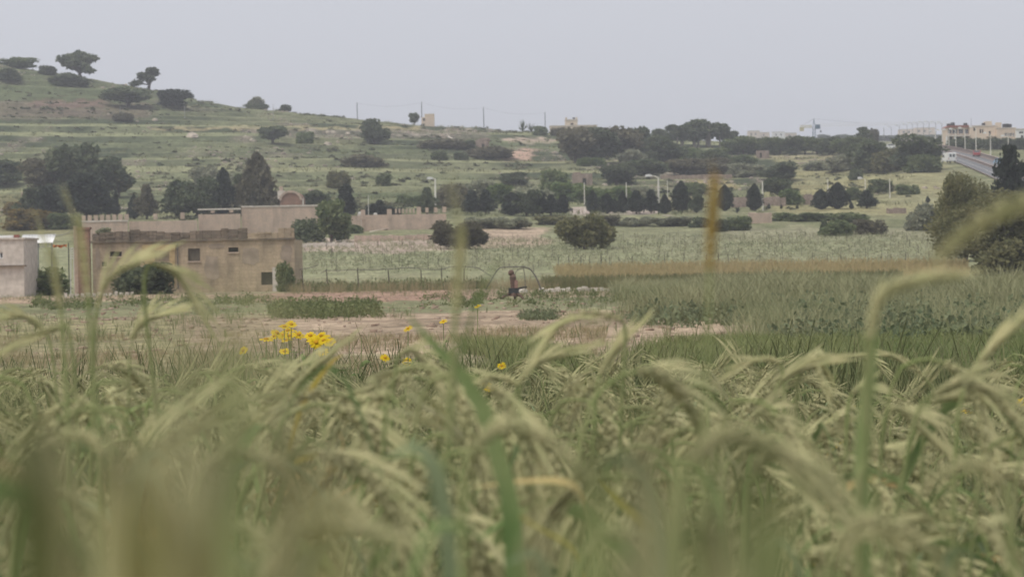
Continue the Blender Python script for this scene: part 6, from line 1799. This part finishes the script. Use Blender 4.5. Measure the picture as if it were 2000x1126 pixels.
# ------------------------------------------------------------------ yellow crown daisies
def flowers():
    pet = mat('yellow petals', (.74, .55, .03), (.66, .46, .02), 30, trans=.3, rand=.12)
    disc = mat('flower disc', (.50, .27, .02), (.40, .2, .015), 40, rand=.1)
    bud = mat('brown bud', (.16, .10, .045), (.10, .08, .04), 30, rand=.1)
    rg = np.random.default_rng(9)
    def head_mesh(np_):
        V = []; Fc = []
        for i in range(np_):
            a = i * 2 * math.pi / np_ + rg.normal() * .06; dr = rg.uniform(-.25, .12)
            d = np.array([math.cos(a), math.sin(a), dr]); s = np.array([-math.sin(a), math.cos(a), 0]) * .2
            k = len(V)
            V += [d * .22 - s * .4, d * .22 + s * .4, d * .7 + s + [0, 0, .06], d * .7 - s + [0, 0, .06], d * 1.0 + s * .6, d * 1.0 - s * .6]
            Fc += [(k, k + 1, k + 2, k + 3), (k + 3, k + 2, k + 4, k + 5)]
        return mesh_np('petals', np.array(V), np.array(Fc), [pet])
    heads = [head_mesh(13), head_mesh(15), head_mesh(12)]
    dm = MB(); 
    for i, (zz, rr) in enumerate(((-.1, .3), (.08, .36), (.2, .24), (.24, .06))): dm.v += [(rr * math.cos(t), rr * math.sin(t), zz) for t in np.linspace(0, 2 * math.pi, 8, endpoint=False)]
    for i in range(3):
        for j in range(8): dm.f.append((i * 8 + j, i * 8 + (j + 1) % 8, i * 8 + 8 + (j + 1) % 8, i * 8 + 8 + j))
    dme = dm.mesh('disc', disc); bme = dm.mesh('bud', bud)
    def plant(px, py, Y, s, label, group=None, tilt=None, isbud=False):
        X = XP(px, py, Y); Z = ZP(px, py, Y); zg = gz(X, Y)
        e = empty('crown_daisy', (X, Y, zg), label, 'flower', group)
        h = Z - zg; lean = rg.normal() * .03
        V, Fc = tube_np(smooth([(lean, .02, -.02), (lean * .6, .01, h * .5), (0, 0, h - .008)], 7), .0022, .0015, 5)
        link('stem', mesh_np('stem', V, Fc, [BM['stem']], smooth=True), e)
        for k in range(3):
            z0 = h * rg.uniform(.45, .9); az = rg.uniform(0, 6.28); ln = rg.uniform(.05, .1)
            d = np.array([math.cos(az), math.sin(az), 0]); b = np.array([lean * .5, .01, z0])
            V, Fc = leaf_np([b, b + d * ln * .5 + [0, 0, ln * .35], b + d * ln + [0, 0, ln * .3]], .016, rg, 6)
            link('leaf', mesh_np('leaf', V, Fc, [BM['leaf']]), e)
        if isbud:
            o = link('bud', bme, e, (0, 0, h)); o.scale = (s * .9,) * 3
            return
        hd = link('flower_head', heads[rg.integers(0, 3)], e, (0, 0, h)); hd.scale = (s,) * 3
        hd.rotation_euler = (rg.uniform(.25, 1.0) if tilt is None else tilt, rg.uniform(-.4, .4), rg.uniform(-.6, .6))
        link('disc', dme, hd)
    Y = 9.8
    cl = [(555, 637), (569, 633), (562, 645), (552, 654), (566, 656), (541, 650), (583, 653), (606, 655), (622, 660), (618, 668), (632, 664), (641, 668), (627, 655), (637, 658), (560, 664), (613, 664), (647, 668), (556, 686), (630, 688), (520, 662), (536, 656)]
    for i, (a, b) in enumerate(cl):
        plant(a, b, Y + rg.uniform(-.5, .9), rg.uniform(.018, .026), 'yellow daisy of the bright flower cluster left of centre', 'yellow daisies of the cluster')
    for i, (a, b) in enumerate(((574, 678), (597, 672), (600, 664), (682, 655), (706, 655))):
        plant(a, b, Y + .3, .012, 'brown withered flower head by the yellow cluster', 'withered flower heads', isbud=True)
    for a, b, y, lb in ((866, 627, 9.5, 'lone yellow daisy left of the rusty pump, lower one'), (933, 598, 11, 'lone yellow daisy highest, left below the rusty pump'), (752, 698, 8, 'yellow daisy behind the nodding ears right of the cluster'),
                        (797, 641, 8, 'soft yellow daisy by the diagonal blade'), (980, 714, 9, 'small yellow daisy in the centre above the ears'), (956, 758, 7, 'left yellow daisy low among the central ears'), (950, 748, 7.4, 'upper yellow daisy low among the central ears'),
                        (1888, 803, 7, 'yellow daisy under the long arched ear at right'), (1996, 785, 7, 'yellow daisy cut by the right edge'), (475, 684, 8.5, 'faint yellow daisy left of the cluster'), (795, 706, 8.4, 'yellow daisy hidden behind the brown-bellied ear')):
        plant(a, b, y, .0145, lb)
flowers()

# ------------------------------------------------------------------ haze
def haze():
    m = bpy.data.materials.new('haze'); m.use_nodes = True
    N = m.node_tree.nodes; N.clear()
    o = N.new('ShaderNodeOutputMaterial'); v = N.new('ShaderNodeVolumePrincipled')
    v.inputs['Color'].default_value = (.93, .95, 1, 1); v.inputs['Density'].default_value = .00029; v.inputs['Anisotropy'].default_value = 0.1
    m.node_tree.links.new(v.outputs[0], o.inputs['Volume'])
    b = MB().quadbox(-1900, 1900, -80, 4500, -5, 95).build('haze', m)
    tag(b, 'thin pale haze over the whole valley', 'haze', kind='stuff')
haze()
